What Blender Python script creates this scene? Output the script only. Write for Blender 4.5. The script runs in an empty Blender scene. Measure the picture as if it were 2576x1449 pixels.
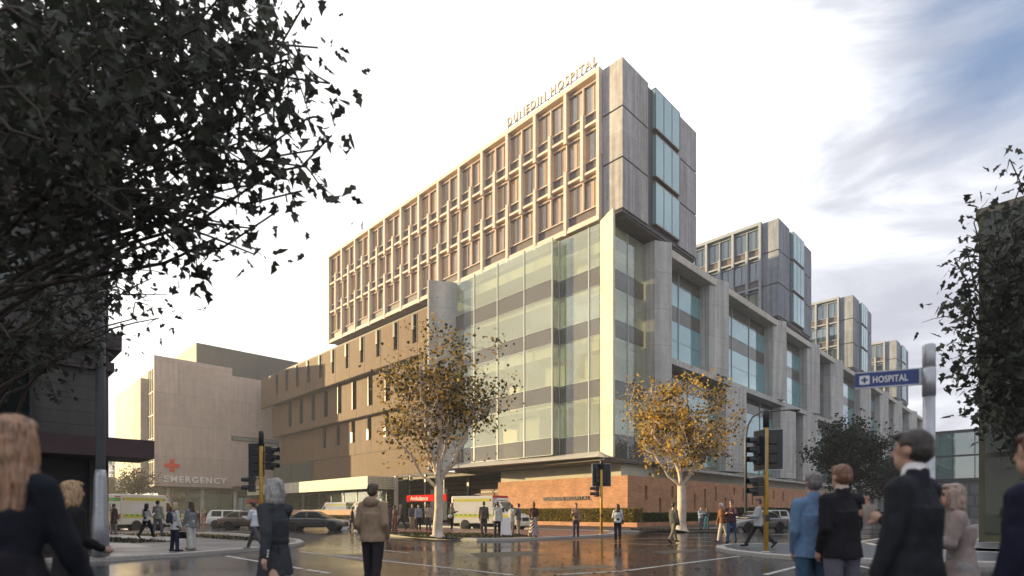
import bpy, bmesh, math, random
from mathutils import Vector, Matrix, noise
PI = math.pi
R = math.radians
random.seed(7)
scene = bpy.context.scene
COL = scene.collection
EYE = 1.35          # camera height
F = 1387.0          # focal length in pixels of the 2576-wide view
S2 = math.sqrt(0.5)

# ------------------------------------------------------------------ camera
cam_d = bpy.data.cameras.new('camera')
cam = bpy.data.objects.new('camera', cam_d)
COL.objects.link(cam)
cam.location = (0, 0, EYE)
cam.rotation_euler = (R(90), 0, 0)
cam_d.sensor_width = 36
cam_d.lens = 36 * F / 2576
cam_d.shift_y = 564.5 / 2576
cam_d.clip_start = 0.1
cam_d.clip_end = 6000
cam_d.dof.use_dof = True
cam_d.dof.focus_distance = 45
cam_d.dof.aperture_fstop = 0.9
scene.camera = cam
scene.view_settings.view_transform = 'Standard'
scene.view_settings.look = 'None'
scene.view_settings.exposure = 1.05
scene.view_settings.gamma = 1
scene.view_settings.use_curve_mapping = False
scene.cycles.max_bounces = 8
scene.cycles.transparent_max_bounces = 16
scene.cycles.sample_clamp_indirect = 4
scene.cycles.use_denoising = True
scene.cycles.caustics_reflective = False
scene.cycles.caustics_refractive = False

def at(px, py, Z):
    return Vector(((px - 1288) / F * Z, Z, EYE - (py - 1289) / F * Z))
def gnd(px, py, h=0.0):
    Z = F * (EYE - h) / (py - 1289)
    return Vector(((px - 1288) / F * Z, Z, h))
def uv(u, v, h=0.0):
    return Vector(((u - v) * S2, (u + v) * S2, h))

# ------------------------------------------------------------------ light
SU, SV = -0.51, 0.86                 # direction to the sun in the street grid
EL = R(6.5)
sdir = uv(SU, SV).normalized()
to_sun = Vector((sdir.x * math.cos(EL), sdir.y * math.cos(EL), math.sin(EL)))
sun_d = bpy.data.lights.new('sun', 'SUN')
sun_d.energy = 5.0
sun_d.angle = R(0.5)
sun_d.color = (1.0, 0.75, 0.38)
sun = bpy.data.objects.new('sun', sun_d)
COL.objects.link(sun)
sun.rotation_euler = (-to_sun).to_track_quat('-Z', 'Y').to_euler()

world = bpy.data.worlds.new('World')
scene.world = world
world.use_nodes = True
nt = world.node_tree
nt.nodes.clear()
def N(t, typ, **kw):
    n = t.nodes.new(typ)
    for k, v in kw.items():
        if k in ('op',): n.operation = v
        elif k == 'blend': n.blend_type = v
        else: setattr(n, k, v)
    return n
L = nt.links.new
out = N(nt, 'ShaderNodeOutputWorld')
sky = N(nt, 'ShaderNodeTexSky', sky_type='NISHITA', sun_disc=False)
sky.ozone_density = 3.5; sky.dust_density = 0.4; sky.sun_elevation = EL
sky.sun_rotation = math.atan2(to_sun.x, to_sun.y)
bg1 = N(nt, 'ShaderNodeBackground'); bg1.inputs[1].default_value = 0.15
L(sky.outputs[0], bg1.inputs[0])
tc = N(nt, 'ShaderNodeTexCoord')
mp = N(nt, 'ShaderNodeMapping'); mp.inputs['Scale'].default_value = (1.2, 1.2, 3.6)
mp.inputs['Rotation'].default_value = (0.12, -0.18, 0.4)
L(tc.outputs['Generated'], mp.inputs[0])
n1 = N(nt, 'ShaderNodeTexNoise'); n1.inputs['Scale'].default_value = 1.9; n1.inputs['Detail'].default_value = 9; n1.inputs['Roughness'].default_value = 0.6
n1.inputs['Distortion'].default_value = 0.5
L(mp.outputs[0], n1.inputs[0])
# glow of the veiled sun: brighter towards the left half of the view
gd = at(960, 330, 1) - Vector((0, 0, EYE)); gd.normalize()
dp = N(nt, 'ShaderNodeVectorMath', op='DOT_PRODUCT'); dp.inputs[1].default_value = gd
L(tc.outputs['Generated'], dp.inputs[0])
gl = N(nt, 'ShaderNodeMapRange'); gl.inputs[1].default_value = 0.76; gl.inputs[2].default_value = 0.98; gl.inputs[3].default_value = 0.0; gl.inputs[4].default_value = 0.45
gl.interpolation_type = 'SMOOTHSTEP'
L(dp.outputs['Value'], gl.inputs[0])
add = N(nt, 'ShaderNodeMath', op='ADD'); L(n1.outputs[0], add.inputs[0]); L(gl.outputs[0], add.inputs[1])
cr = N(nt, 'ShaderNodeValToRGB')
e = cr.color_ramp.elements
e[0].position = 0.40; e[0].color = (0.48, 0.49, 0.56, 1)
e[1].position = 0.74; e[1].color = (1.25, 1.25, 1.27, 1)
m = e.new(0.50); m.color = (0.60, 0.615, 0.68, 1)
m = e.new(0.59); m.color = (0.82, 0.84, 0.90, 1)
L(add.outputs[0], cr.inputs[0])
bg2 = N(nt, 'ShaderNodeBackground'); bg2.inputs[1].default_value = 0.66
L(cr.outputs[0], bg2.inputs[0])
# openings of blue sky, high on the right
n2 = N(nt, 'ShaderNodeTexNoise'); n2.inputs['Scale'].default_value = 4.5; n2.inputs['Detail'].default_value = 8
L(mp.outputs[0], n2.inputs[0])
bd = at(2560, 60, 1) - Vector((0, 0, EYE)); bd.normalize()
dp2 = N(nt, 'ShaderNodeVectorMath', op='DOT_PRODUCT'); dp2.inputs[1].default_value = bd
L(tc.outputs['Generated'], dp2.inputs[0])
g2 = N(nt, 'ShaderNodeMapRange'); g2.inputs[1].default_value = 0.975; g2.inputs[2].default_value = 1.0; g2.inputs[3].default_value = 0.0; g2.inputs[4].default_value = 0.95
L(dp2.outputs['Value'], g2.inputs[0])
a2 = N(nt, 'ShaderNodeMath', op='ADD'); L(n2.outputs[0], a2.inputs[0]); L(g2.outputs[0], a2.inputs[1])
r2 = N(nt, 'ShaderNodeMapRange'); r2.inputs[1].default_value = 1.0; r2.inputs[2].default_value = 1.75; r2.inputs[3].default_value = 1.0; r2.inputs[4].default_value = 0.0
L(a2.outputs[0], r2.inputs[0])
mx = N(nt, 'ShaderNodeMixShader')
L(r2.outputs[0], mx.inputs[0]); L(bg1.outputs[0], mx.inputs[1]); L(bg2.outputs[0], mx.inputs[2])
L(mx.outputs[0], out.inputs[0])

# ------------------------------------------------------------------ materials
MATS = {}
def _new(name):
    m = bpy.data.materials.new(name); m.use_nodes = True
    t = m.node_tree
    b = t.nodes['Principled BSDF']
    return m, t, b
def c4(c): return (c[0], c[1], c[2], 1)
def wallvec(t, off=0.0):
    """object coordinates folded so that one axis runs along any upright wall"""
    tc = N(t, 'ShaderNodeTexCoord')
    sx = N(t, 'ShaderNodeSeparateXYZ'); t.links.new(tc.outputs['Object'], sx.inputs[0])
    ad = N(t, 'ShaderNodeMath', op='ADD'); t.links.new(sx.outputs[0], ad.inputs[0]); t.links.new(sx.outputs[1], ad.inputs[1])
    cb = N(t, 'ShaderNodeCombineXYZ'); t.links.new(ad.outputs[0], cb.inputs[0]); t.links.new(sx.outputs[2], cb.inputs[1])
    return cb.outputs[0], tc.outputs['Object']
def mat(name, col, rough=0.6, var=0.12, scale=3.0, bump=0.0, metal=0.0, spec=0.5, fine=0.0, coat=0.0):
    if name in MATS: return MATS[name]
    m, t, b = _new(name)
    b.inputs['Roughness'].default_value = rough
    b.inputs['Metallic'].default_value = metal
    b.inputs['Specular IOR Level'].default_value = spec
    if coat: b.inputs['Coat Weight'].default_value = coat; b.inputs['Coat Roughness'].default_value = 0.08
    tc = N(t, 'ShaderNodeTexCoord')
    n = N(t, 'ShaderNodeTexNoise'); n.inputs['Scale'].default_value = scale; n.inputs['Detail'].default_value = 6; n.inputs['Roughness'].default_value = 0.65
    t.links.new(tc.outputs['Object'], n.inputs[0])
    r = N(t, 'ShaderNodeMapRange'); r.inputs[1].default_value = 0.3; r.inputs[2].default_value = 0.7
    r.inputs[3].default_value = 1 - var; r.inputs[4].default_value = 1 + var
    t.links.new(n.outputs[0], r.inputs[0])
    src = r.outputs[0]
    if fine:
        n3 = N(t, 'ShaderNodeTexNoise'); n3.inputs['Scale'].default_value = scale * 14; n3.inputs['Detail'].default_value = 2
        t.links.new(tc.outputs['Object'], n3.inputs[0])
        r3 = N(t, 'ShaderNodeMapRange'); r3.inputs[1].default_value = 0.3; r3.inputs[2].default_value = 0.7; r3.inputs[3].default_value = 1 - fine; r3.inputs[4].default_value = 1 + fine
        t.links.new(n3.outputs[0], r3.inputs[0])
        mm = N(t, 'ShaderNodeMath', op='MULTIPLY'); t.links.new(src, mm.inputs[0]); t.links.new(r3.outputs[0], mm.inputs[1]); src = mm.outputs[0]
    v = N(t, 'ShaderNodeVectorMath', op='SCALE'); v.inputs[0].default_value = col
    t.links.new(src, v.inputs['Scale'])
    t.links.new(v.outputs[0], b.inputs['Base Color'])
    if bump:
        bp = N(t, 'ShaderNodeBump'); bp.inputs['Strength'].default_value = bump; bp.inputs['Distance'].default_value = 0.02
        t.links.new(n.outputs[0], bp.inputs['Height']); t.links.new(bp.outputs[0], b.inputs['Normal'])
    MATS[name] = m
    return m
def panel_mat(name, col, pw, ph, line=0.02, dark=0.35, var=0.12, rough=0.7, scale=1.2, off=0.5, streak=0.12, fine=0.08):
    """cast panels: thin joints, blotches and vertical rain streaks"""
    m, t, b = _new(name)
    b.inputs['Roughness'].default_value = rough
    vec, obj = wallvec(t)
    br = N(t, 'ShaderNodeTexBrick'); br.offset = off; br.squash = 1
    br.inputs['Scale'].default_value = 1; br.inputs['Brick Width'].default_value = pw; br.inputs['Row Height'].default_value = ph
    br.inputs['Mortar Size'].default_value = line; br.inputs['Mortar Smooth'].default_value = 0.1
    br.inputs['Color1'].default_value = c4([x * 0.93 for x in col]); br.inputs['Color2'].default_value = c4([x * 1.06 for x in col])
    br.inputs['Mortar'].default_value = c4([x * dark for x in col])
    t.links.new(vec, br.inputs[0])
    n = N(t, 'ShaderNodeTexNoise'); n.inputs['Scale'].default_value = scale; n.inputs['Detail'].default_value = 8; n.inputs['Roughness'].default_value = 0.7
    t.links.new(obj, n.inputs[0])
    r = N(t, 'ShaderNodeMapRange'); r.inputs[1].default_value = 0.3; r.inputs[2].default_value = 0.7; r.inputs[3].default_value = 1 - var; r.inputs[4].default_value = 1 + var
    t.links.new(n.outputs[0], r.inputs[0])
    mp = N(t, 'ShaderNodeMapping'); mp.inputs['Scale'].default_value = (2.5, 0.12, 1)
    t.links.new(vec, mp.inputs[0])
    ns = N(t, 'ShaderNodeTexNoise'); ns.inputs['Scale'].default_value = 1.0; ns.inputs['Detail'].default_value = 4
    t.links.new(mp.outputs[0], ns.inputs[0])
    rs = N(t, 'ShaderNodeMapRange'); rs.inputs[1].default_value = 0.35; rs.inputs[2].default_value = 0.65; rs.inputs[3].default_value = 1 - streak; rs.inputs[4].default_value = 1 + streak
    t.links.new(ns.outputs[0], rs.inputs[0])
    mm = N(t, 'ShaderNodeMath', op='MULTIPLY'); t.links.new(r.outputs[0], mm.inputs[0]); t.links.new(rs.outputs[0], mm.inputs[1])
    nf = N(t, 'ShaderNodeTexNoise'); nf.inputs['Scale'].default_value = 9; nf.inputs['Detail'].default_value = 3
    t.links.new(obj, nf.inputs[0])
    rf = N(t, 'ShaderNodeMapRange'); rf.inputs[1].default_value = 0.3; rf.inputs[2].default_value = 0.7; rf.inputs[3].default_value = 1 - fine; rf.inputs[4].default_value = 1 + fine
    t.links.new(nf.outputs[0], rf.inputs[0])
    m2 = N(t, 'ShaderNodeMath', op='MULTIPLY'); t.links.new(mm.outputs[0], m2.inputs[0]); t.links.new(rf.outputs[0], m2.inputs[1])
    v = N(t, 'ShaderNodeVectorMath', op='SCALE'); t.links.new(br.outputs[0], v.inputs[0]); t.links.new(m2.outputs[0], v.inputs['Scale'])
    t.links.new(v.outputs[0], b.inputs['Base Color'])
    bp = N(t, 'ShaderNodeBump'); bp.inputs['Strength'].default_value = 0.25; bp.inputs['Distance'].default_value = 0.03
    t.links.new(n.outputs[0], bp.inputs['Height']); t.links.new(bp.outputs[0], b.inputs['Normal'])
    MATS[name] = m
    return m
def glass_mat(name, tint, body, refl=0.25, bodyfac=0.3, rough=0.02, scale=0.35, top=0.9):
    """tinted pane: see-through, a little milky, reflecting more at grazing angles"""
    m = bpy.data.materials.new(name); m.use_nodes = True
    t = m.node_tree; t.nodes.clear()
    o = N(t, 'ShaderNodeOutputMaterial')
    tr = N(t, 'ShaderNodeBsdfTransparent'); tr.inputs[0].default_value = c4(tint)
    df = N(t, 'ShaderNodeBsdfDiffuse'); df.inputs[0].default_value = c4(body)
    gs = N(t, 'ShaderNodeBsdfGlossy'); gs.inputs[0].default_value = (0.93, 0.98, 1, 1); gs.inputs['Roughness'].default_value = rough
    tc = N(t, 'ShaderNodeTexCoord')
    n = N(t, 'ShaderNodeTexNoise'); n.inputs['Scale'].default_value = scale; n.inputs['Detail'].default_value = 2
    t.links.new(tc.outputs['Object'], n.inputs[0])
    bp = N(t, 'ShaderNodeBump'); bp.inputs['Strength'].default_value = 0.04; bp.inputs['Distance'].default_value = 0.1
    t.links.new(n.outputs[0], bp.inputs['Height']); t.links.new(bp.outputs[0], gs.inputs['Normal'])
    m1 = N(t, 'ShaderNodeMixShader'); m1.inputs[0].default_value = bodyfac
    t.links.new(tr.outputs[0], m1.inputs[1]); t.links.new(df.outputs[0], m1.inputs[2])
    lw = N(t, 'ShaderNodeLayerWeight'); lw.inputs[0].default_value = 0.35
    rr = N(t, 'ShaderNodeMapRange'); rr.inputs[1].default_value = 0; rr.inputs[2].default_value = 1; rr.inputs[3].default_value = refl; rr.inputs[4].default_value = top
    t.links.new(lw.outputs['Fresnel'], rr.inputs[0])
    m2 = N(t, 'ShaderNodeMixShader'); t.links.new(rr.outputs[0], m2.inputs[0]); t.links.new(m1.outputs[0], m2.inputs[1]); t.links.new(gs.outputs[0], m2.inputs[2])
    t.links.new(m2.outputs[0], o.inputs[0])
    MATS[name] = m
    return m
def brick_mat(name, c1, c2, mortar, bw, bh, rough=0.8):
    m, t, b = _new(name)
    b.inputs['Roughness'].default_value = rough
    vec, obj = wallvec(t)
    br = N(t, 'ShaderNodeTexBrick'); br.inputs['Scale'].default_value = 1
    br.inputs['Brick Width'].default_value = bw; br.inputs['Row Height'].default_value = bh; br.inputs['Mortar Size'].default_value = bh * 0.1
    br.inputs['Color1'].default_value = c4(c1); br.inputs['Color2'].default_value = c4(c2); br.inputs['Mortar'].default_value = c4(mortar)
    t.links.new(vec, br.inputs[0])
    n = N(t, 'ShaderNodeTexNoise'); n.inputs['Scale'].default_value = 0.9; n.inputs['Detail'].default_value = 7
    t.links.new(obj, n.inputs[0])
    r = N(t, 'ShaderNodeMapRange'); r.inputs[1].default_value = 0.3; r.inputs[2].default_value = 0.7; r.inputs[3].default_value = 0.82; r.inputs[4].default_value = 1.18
    t.links.new(n.outputs[0], r.inputs[0])
    v = N(t, 'ShaderNodeVectorMath', op='SCALE'); t.links.new(br.outputs[0], v.inputs[0]); t.links.new(r.outputs[0], v.inputs['Scale'])
    t.links.new(v.outputs[0], b.inputs['Base Color'])
    bp = N(t, 'ShaderNodeBump'); bp.inputs['Strength'].default_value = 0.5; bp.inputs['Distance'].default_value = 0.02
    t.links.new(br.outputs['Fac'], bp.inputs['Height']); bp.invert = True; t.links.new(bp.outputs[0], b.inputs['Normal'])
    MATS[name] = m
    return m
def leaf_mat(name, cols, trans=0.3, rough=0.55):
    """each leaf takes one of a few colours"""
    m = bpy.data.materials.new(name); m.use_nodes = True
    t = m.node_tree; t.nodes.clear()
    o = N(t, 'ShaderNodeOutputMaterial')
    g = N(t, 'ShaderNodeNewGeometry')
    r = N(t, 'ShaderNodeValToRGB'); r.color_ramp.interpolation = 'CONSTANT'
    el = r.color_ramp.elements
    el[0].position = 0; el[0].color = c4(cols[0][1])
    acc = cols[0][0]
    el[1].position = min(acc, 0.999); el[1].color = c4(cols[1][1]); acc += cols[1][0]
    for w, c in cols[2:]:
        k = el.new(min(acc, 0.999)); k.color = c4(c); acc += w
    t.links.new(g.outputs['Random Per Island'], r.inputs[0])
    d = N(t, 'ShaderNodeBsdfPrincipled'); d.inputs['Roughness'].default_value = rough; d.inputs['Specular IOR Level'].default_value = 0.3
    t.links.new(r.outputs[0], d.inputs['Base Color'])
    tl = N(t, 'ShaderNodeBsdfTranslucent'); t.links.new(r.outputs[0], tl.inputs[0])
    mx = N(t, 'ShaderNodeMixShader'); mx.inputs[0].default_value = trans
    t.links.new(d.outputs[0], mx.inputs[1]); t.links.new(tl.outputs[0], mx.inputs[2]); t.links.new(mx.outputs[0], o.inputs[0])
    MATS[name] = m
    return m

# ------------------------------------------------------------------ mesh helper
class MB:
    """collects simple shapes; build() links them as ONE mesh object"""
    def __init__(s, off=(0, 0, 0)):
        s.v = []; s.f = []; s.mi = []; s.off = Vector(off); s.cur = 0
    def _add(s, vs, fs):
        b = len(s.v); o = s.off
        s.v += [(p[0] - o[0], p[1] - o[1], p[2] - o[2]) for p in vs]
        for f in fs:
            s.f.append(tuple(b + i for i in f)); s.mi.append(s.cur)
        return s
    def box(s, x0, x1, y0, y1, z0, z1):
        if x0 > x1: x0, x1 = x1, x0
        if y0 > y1: y0, y1 = y1, y0
        if z0 > z1: z0, z1 = z1, z0
        vs = [(x0, y0, z0), (x1, y0, z0), (x1, y1, z0), (x0, y1, z0), (x0, y0, z1), (x1, y0, z1), (x1, y1, z1), (x0, y1, z1)]
        return s._add(vs, [(3, 2, 1, 0), (4, 5, 6, 7), (0, 1, 5, 4), (1, 2, 6, 5), (2, 3, 7, 6), (3, 0, 4, 7)])
    def hexa(s, lo, hi):
        """eight corners: four below, four above, both counter-clockwise"""
        return s._add(list(lo) + list(hi), [(3, 2, 1, 0), (4, 5, 6, 7), (0, 1, 5, 4), (1, 2, 6, 5), (2, 3, 7, 6), (3, 0, 4, 7)])
    def prism(s, poly, z0, z1):
        a = sum(poly[i][0] * poly[(i + 1) % len(poly)][1] - poly[(i + 1) % len(poly)][0] * poly[i][1] for i in range(len(poly)))
        if a < 0: poly = poly[::-1]
        n = len(poly)
        vs = [(p[0], p[1], z0) for p in poly] + [(p[0], p[1], z1) for p in poly]
        fs = [tuple(range(n - 1, -1, -1)), tuple(range(n, 2 * n))] + [(i, (i + 1) % n, n + (i + 1) % n, n + i) for i in range(n)]
        return s._add(vs, fs)
    def side(s, poly, y0, y1, y0t=None):
        """an x-z outline given depth along y"""
        n = len(poly)
        vs = [(p[0], y0, p[1]) for p in poly] + [(p[0], y1, p[1]) for p in poly]
        fs = [tuple(range(n)), tuple(range(2 * n - 1, n - 1, -1))] + [((i + 1) % n, i, n + i, n + (i + 1) % n) for i in range(n)]
        return s._add(vs, fs)
    def quad(s, a, b, c, d): return s._add([a, b, c, d], [(0, 1, 2, 3)])
    def face(s, pts): return s._add(list(pts), [tuple(range(len(pts)))])
    def tube(s, pts, rad, n=8, cap=True):
        pts = [Vector(p) for p in pts]
        if not isinstance(rad, (list, tuple)): rad = [rad] * len(pts)
        vs = []; fs = []
        ref = None
        for i, p in enumerate(pts):
            d = (pts[min(i + 1, len(pts) - 1)] - pts[max(i - 1, 0)])
            d = d.normalized() if d.length > 1e-9 else Vector((0, 0, 1))
            if ref is None: ref = Vector((1, 0, 0)) if abs(d.x) < 0.9 else Vector((0, 1, 0))
            a = d.cross(ref); a = a.normalized() if a.length > 1e-6 else d.orthogonal().normalized()
            b = d.cross(a); ref = b.cross(d) * -1 if False else ref
            for k in range(n):
                t = 2 * PI * k / n
                q = p + (a * math.cos(t) + b * math.sin(t)) * rad[i]
                vs.append((q.x, q.y, q.z))
        for i in range(len(pts) - 1):
            for k in range(n):
                fs.append((i * n + k, i * n + (k + 1) % n, (i + 1) * n + (k + 1) % n, (i + 1) * n + k))
        if cap:
            fs.append(tuple(range(n - 1, -1, -1))); fs.append(tuple(range((len(pts) - 1) * n, len(pts) * n)))
        return s._add(vs, fs)
    def cyl(s, a, b, r, n=12, r2=None): return s.tube([a, b], [r, r if r2 is None else r2], n)
    def ell(s, c, r, n=10, k=7, rot=None):
        vs = [(0, 0, 1)]; fs = []
        for i in range(1, k):
            th = PI * i / k
            for j in range(n):
                ph = 2 * PI * j / n
                vs.append((math.sin(th) * math.cos(ph), math.sin(th) * math.sin(ph), math.cos(th)))
        vs.append((0, 0, -1))
        for j in range(n): fs.append((0, 1 + j, 1 + (j + 1) % n))
        for i in range(k - 2):
            for j in range(n):
                a = 1 + i * n + j; b = 1 + i * n + (j + 1) % n
                fs.append((a, a + n, b + n, b))
        l = len(vs) - 1
        for j in range(n): fs.append((l, l - n + (j + 1) % n, l - n + j))
        c = Vector(c)
        pts = []
        for p in vs:
            q = Vector((p[0] * r[0], p[1] * r[1], p[2] * r[2]))
            if rot is not None: q = rot @ q
            pts.append(tuple(c + q))
        return s._add(pts, fs)
    def cap(s, a, b, ra, rb, n=10):
        """round-ended tapered limb"""
        a = Vector(a); b = Vector(b); d = b - a; ln = max(d.length, 1e-6); d = d / ln
        pts = []; rad = []
        for t in (80, 55, 25): pts.append(a - d * ra * math.sin(R(t))); rad.append(ra * math.cos(R(t)))
        m = 2
        for i in range(m + 1): pts.append(a.lerp(b, i / m)); rad.append(ra + (rb - ra) * i / m)
        for t in (25, 55, 80): pts.append(b + d * rb * math.sin(R(t))); rad.append(rb * math.cos(R(t)))
        return s.tube(pts, rad, n)
    def lathe(s, prof, c=(0, 0, 0), n=20, axis='z'):
        vs = []; fs = []
        for r, z in prof:
            for k in range(n):
                t = 2 * PI * k / n; x, y = r * math.cos(t), r * math.sin(t)
                p = (x, y, z) if axis == 'z' else (x, z, y)
                vs.append((c[0] + p[0], c[1] + p[1], c[2] + p[2]))
        for i in range(len(prof) - 1):
            for k in range(n):
                q = (i * n + k, i * n + (k + 1) % n, (i + 1) * n + (k + 1) % n, (i + 1) * n + k)
                fs.append(q if axis == 'z' else q[::-1])
        a = tuple(range(n)); z = tuple(range((len(prof) - 1) * n, len(prof) * n))
        fs.append(a[::-1] if axis == 'z' else a); fs.append(z if axis == 'z' else z[::-1])
        return s._add(vs, fs)
    def mesh(s, name, mats, smooth=False):
        me = bpy.data.meshes.new(name)
        me.from_pydata(s.v, [], s.f)
        if not isinstance(mats, (list, tuple)): mats = [mats]
        for m in mats: me.materials.append(m)
        if any(s.mi): me.polygons.foreach_set('material_index', s.mi)
        if smooth: me.polygons.foreach_set('use_smooth', [True] * len(me.polygons))
        me.update()
        return me
    def build(s, name, mats, parent=None, smooth=False, loc=None, rot=None, label=None):
        return link(name, s.mesh(name, mats, smooth), parent, loc, rot, label)
def link(name, me, parent=None, loc=None, rot=None, label=None):
    o = bpy.data.objects.new(name, me); COL.objects.link(o)
    if parent is not None: o.parent = parent
    if loc is not None: o.location = loc
    if rot is not None: o.rotation_euler = rot
    if label: o['label'] = label
    return o
def tag(o, label=None, cat=None, group=None, kind=None):
    if label: o['label'] = label
    if cat: o['category'] = cat
    if group: o['group'] = group
    if kind: o['kind'] = kind
    return o
def empty(name, loc, rz=0, label=None, cat=None, group=None):
    o = bpy.data.objects.new(name, None); COL.objects.link(o)
    o.empty_display_size = 0.2
    o.location = loc; o.rotation_euler = (0, 0, rz)
    return tag(o, label, cat, group)
def root(name, u, v, label, cat, group=None):
    """a thing set out in the street grid: its local x is u, its local y is v"""
    return empty(name, uv(u, v), R(45), label, cat, group)
def bevel(o, w=0.02, seg=2, ang=35):
    md = o.modifiers.new('bevel', 'BEVEL'); md.width = w; md.segments = seg; md.limit_method = 'ANGLE'; md.angle_limit = R(ang)
    return o
def smooth_by_angle(me, ang=40):
    me.polygons.foreach_set('use_smooth', [True] * len(me.polygons))
    try: me.set_sharp_from_angle(angle=R(ang))
    except Exception: pass
def text_mb(mb, s, size, fn, extrude=0.03, bold=0.0, space=1.0, width=None, align='CENTER'):
    """letters as solid shapes; fn(x, y, z) places a letter point in the thing's own frame"""
    cu = bpy.data.curves.new('lettering', 'FONT'); cu.body = s; cu.size = size; cu.extrude = extrude; cu.offset = bold
    cu.space_character = space; cu.align_x = align; cu.resolution_u = 3
    ob = bpy.data.objects.new('lettering', cu); COL.objects.link(ob)
    bpy.context.view_layer.update()
    dg = bpy.context.evaluated_depsgraph_get()
    me = bpy.data.meshes.new_from_object(ob.evaluated_get(dg))
    vs = [v.co.copy() for v in me.vertices]; fs = [tuple(p.vertices) for p in me.polygons]
    bpy.data.objects.remove(ob); bpy.data.meshes.remove(me); bpy.data.curves.remove(cu)
    if width and vs:
        w = max(v.x for v in vs) - min(v.x for v in vs); k = width / w
    else: k = 1
    mb._add([fn(v.x * k, v.y, v.z) for v in vs], fs)
    return mb

# ------------------------------------------------------------------ HAZE: the veil of low sun in damp air
def haze(d):
    m = bpy.data.materials.new('haze'); m.use_nodes = True; t = m.node_tree; t.nodes.clear()
    o = N(t, 'ShaderNodeOutputMaterial'); v = N(t, 'ShaderNodeVolumePrincipled')
    v.inputs['Color'].default_value = (0.97, 0.97, 0.98, 1); v.inputs['Density'].default_value = d; v.inputs['Anisotropy'].default_value = 0.45
    t.links.new(v.outputs[0], o.inputs['Volume'])
    b = MB().box(-1600, 1600, -500, 2700, -1, 46).build('haze', m); b['kind'] = 'stuff'; b['label'] = 'pale haze of low sunlight over the whole crossing'
    return b
haze(0.0009)

# ================================================================== people
def remesh(mb, voxel, smooth=2, wrinkle=0.0, wscale=9.0, zs=0.75):
    me = mb.mesh('tmp', [], False)
    ob = bpy.data.objects.new('tmp', me); COL.objects.link(ob)
    md = ob.modifiers.new('r', 'REMESH'); md.mode = 'VOXEL'; md.voxel_size = voxel
    if smooth:
        sm = ob.modifiers.new('s', 'SMOOTH'); sm.iterations = smooth; sm.factor = 0.5
    bpy.context.view_layer.update()
    dg = bpy.context.evaluated_depsgraph_get()
    res = bpy.data.meshes.new_from_object(ob.evaluated_get(dg))
    bpy.data.objects.remove(ob); bpy.data.meshes.remove(me)
    if wrinkle:
        nrm = [v.normal.copy() for v in res.vertices]
        for v, nn in zip(res.vertices, nrm):
            p = v.co
            q = Vector((p.x * wscale, p.y * wscale, p.z * wscale * zs))
            d = noise.noise(q) * 0.6 + noise.noise(q * 2.3) * 0.4
            v.co = p + nn * d * wrinkle
    res.polygons.foreach_set('use_smooth', [True] * len(res.polygons))
    return res
def rotx(v, a):
    return Vector((v.x, v.y * math.cos(a) - v.z * math.sin(a), v.y * math.sin(a) + v.z * math.cos(a)))
SKIN = mat('skin', (0.50, 0.30, 0.22), 0.5, 0.08, 8)
SKIN2 = mat('skin_tan', (0.36, 0.20, 0.14), 0.5, 0.08, 8)
EYE_M = mat('eye', (0.03, 0.025, 0.02), 0.2, 0.0)
LIP = mat('lip', (0.38, 0.13, 0.11), 0.4, 0.0)
CLOTH = {}
def cloth(c, rough=0.85):
    k = (round(c[0], 3), round(c[1], 3), round(c[2], 3))
    if k not in CLOTH: CLOTH[k] = mat('fabric_%d' % len(CLOTH), c, rough, 0.16, 7, 0.25, fine=0.12, spec=0.2)
    return CLOTH[k]
HAIRM = {}
def hairm(c):
    k = tuple(c)
    if k not in HAIRM:
        m, t, b = _new('hair_%d' % len(HAIRM)); b.inputs['Roughness'].default_value = 0.45
        tc = N(t, 'ShaderNodeTexCoord'); mp = N(t, 'ShaderNodeMapping'); mp.inputs['Scale'].default_value = (70, 70, 6); t.links.new(tc.outputs['Object'], mp.inputs[0])
        n = N(t, 'ShaderNodeTexNoise'); n.inputs['Scale'].default_value = 1.6; n.inputs['Detail'].default_value = 4; t.links.new(mp.outputs[0], n.inputs[0])
        r = N(t, 'ShaderNodeMapRange'); r.inputs[1].default_value = 0.35; r.inputs[2].default_value = 0.65; r.inputs[3].default_value = 0.45; r.inputs[4].default_value = 1.5; t.links.new(n.outputs[0], r.inputs[0])
        v = N(t, 'ShaderNodeVectorMath', op='SCALE'); v.inputs[0].default_value = c; t.links.new(r.outputs[0], v.inputs['Scale']); t.links.new(v.outputs[0], b.inputs['Base Color'])
        bp = N(t, 'ShaderNodeBump'); bp.inputs['Strength'].default_value = 0.6; bp.inputs['Distance'].default_value = 0.01; t.links.new(n.outputs[0], bp.inputs['Height']); t.links.new(bp.outputs[0], b.inputs['Normal'])
        HAIRM[k] = m
    return HAIRM[k]
GREY, BLACK, WHITE = (0.12, 0.12, 0.125), (0.018, 0.018, 0.022), (0.68, 0.68, 0.68)
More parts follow.
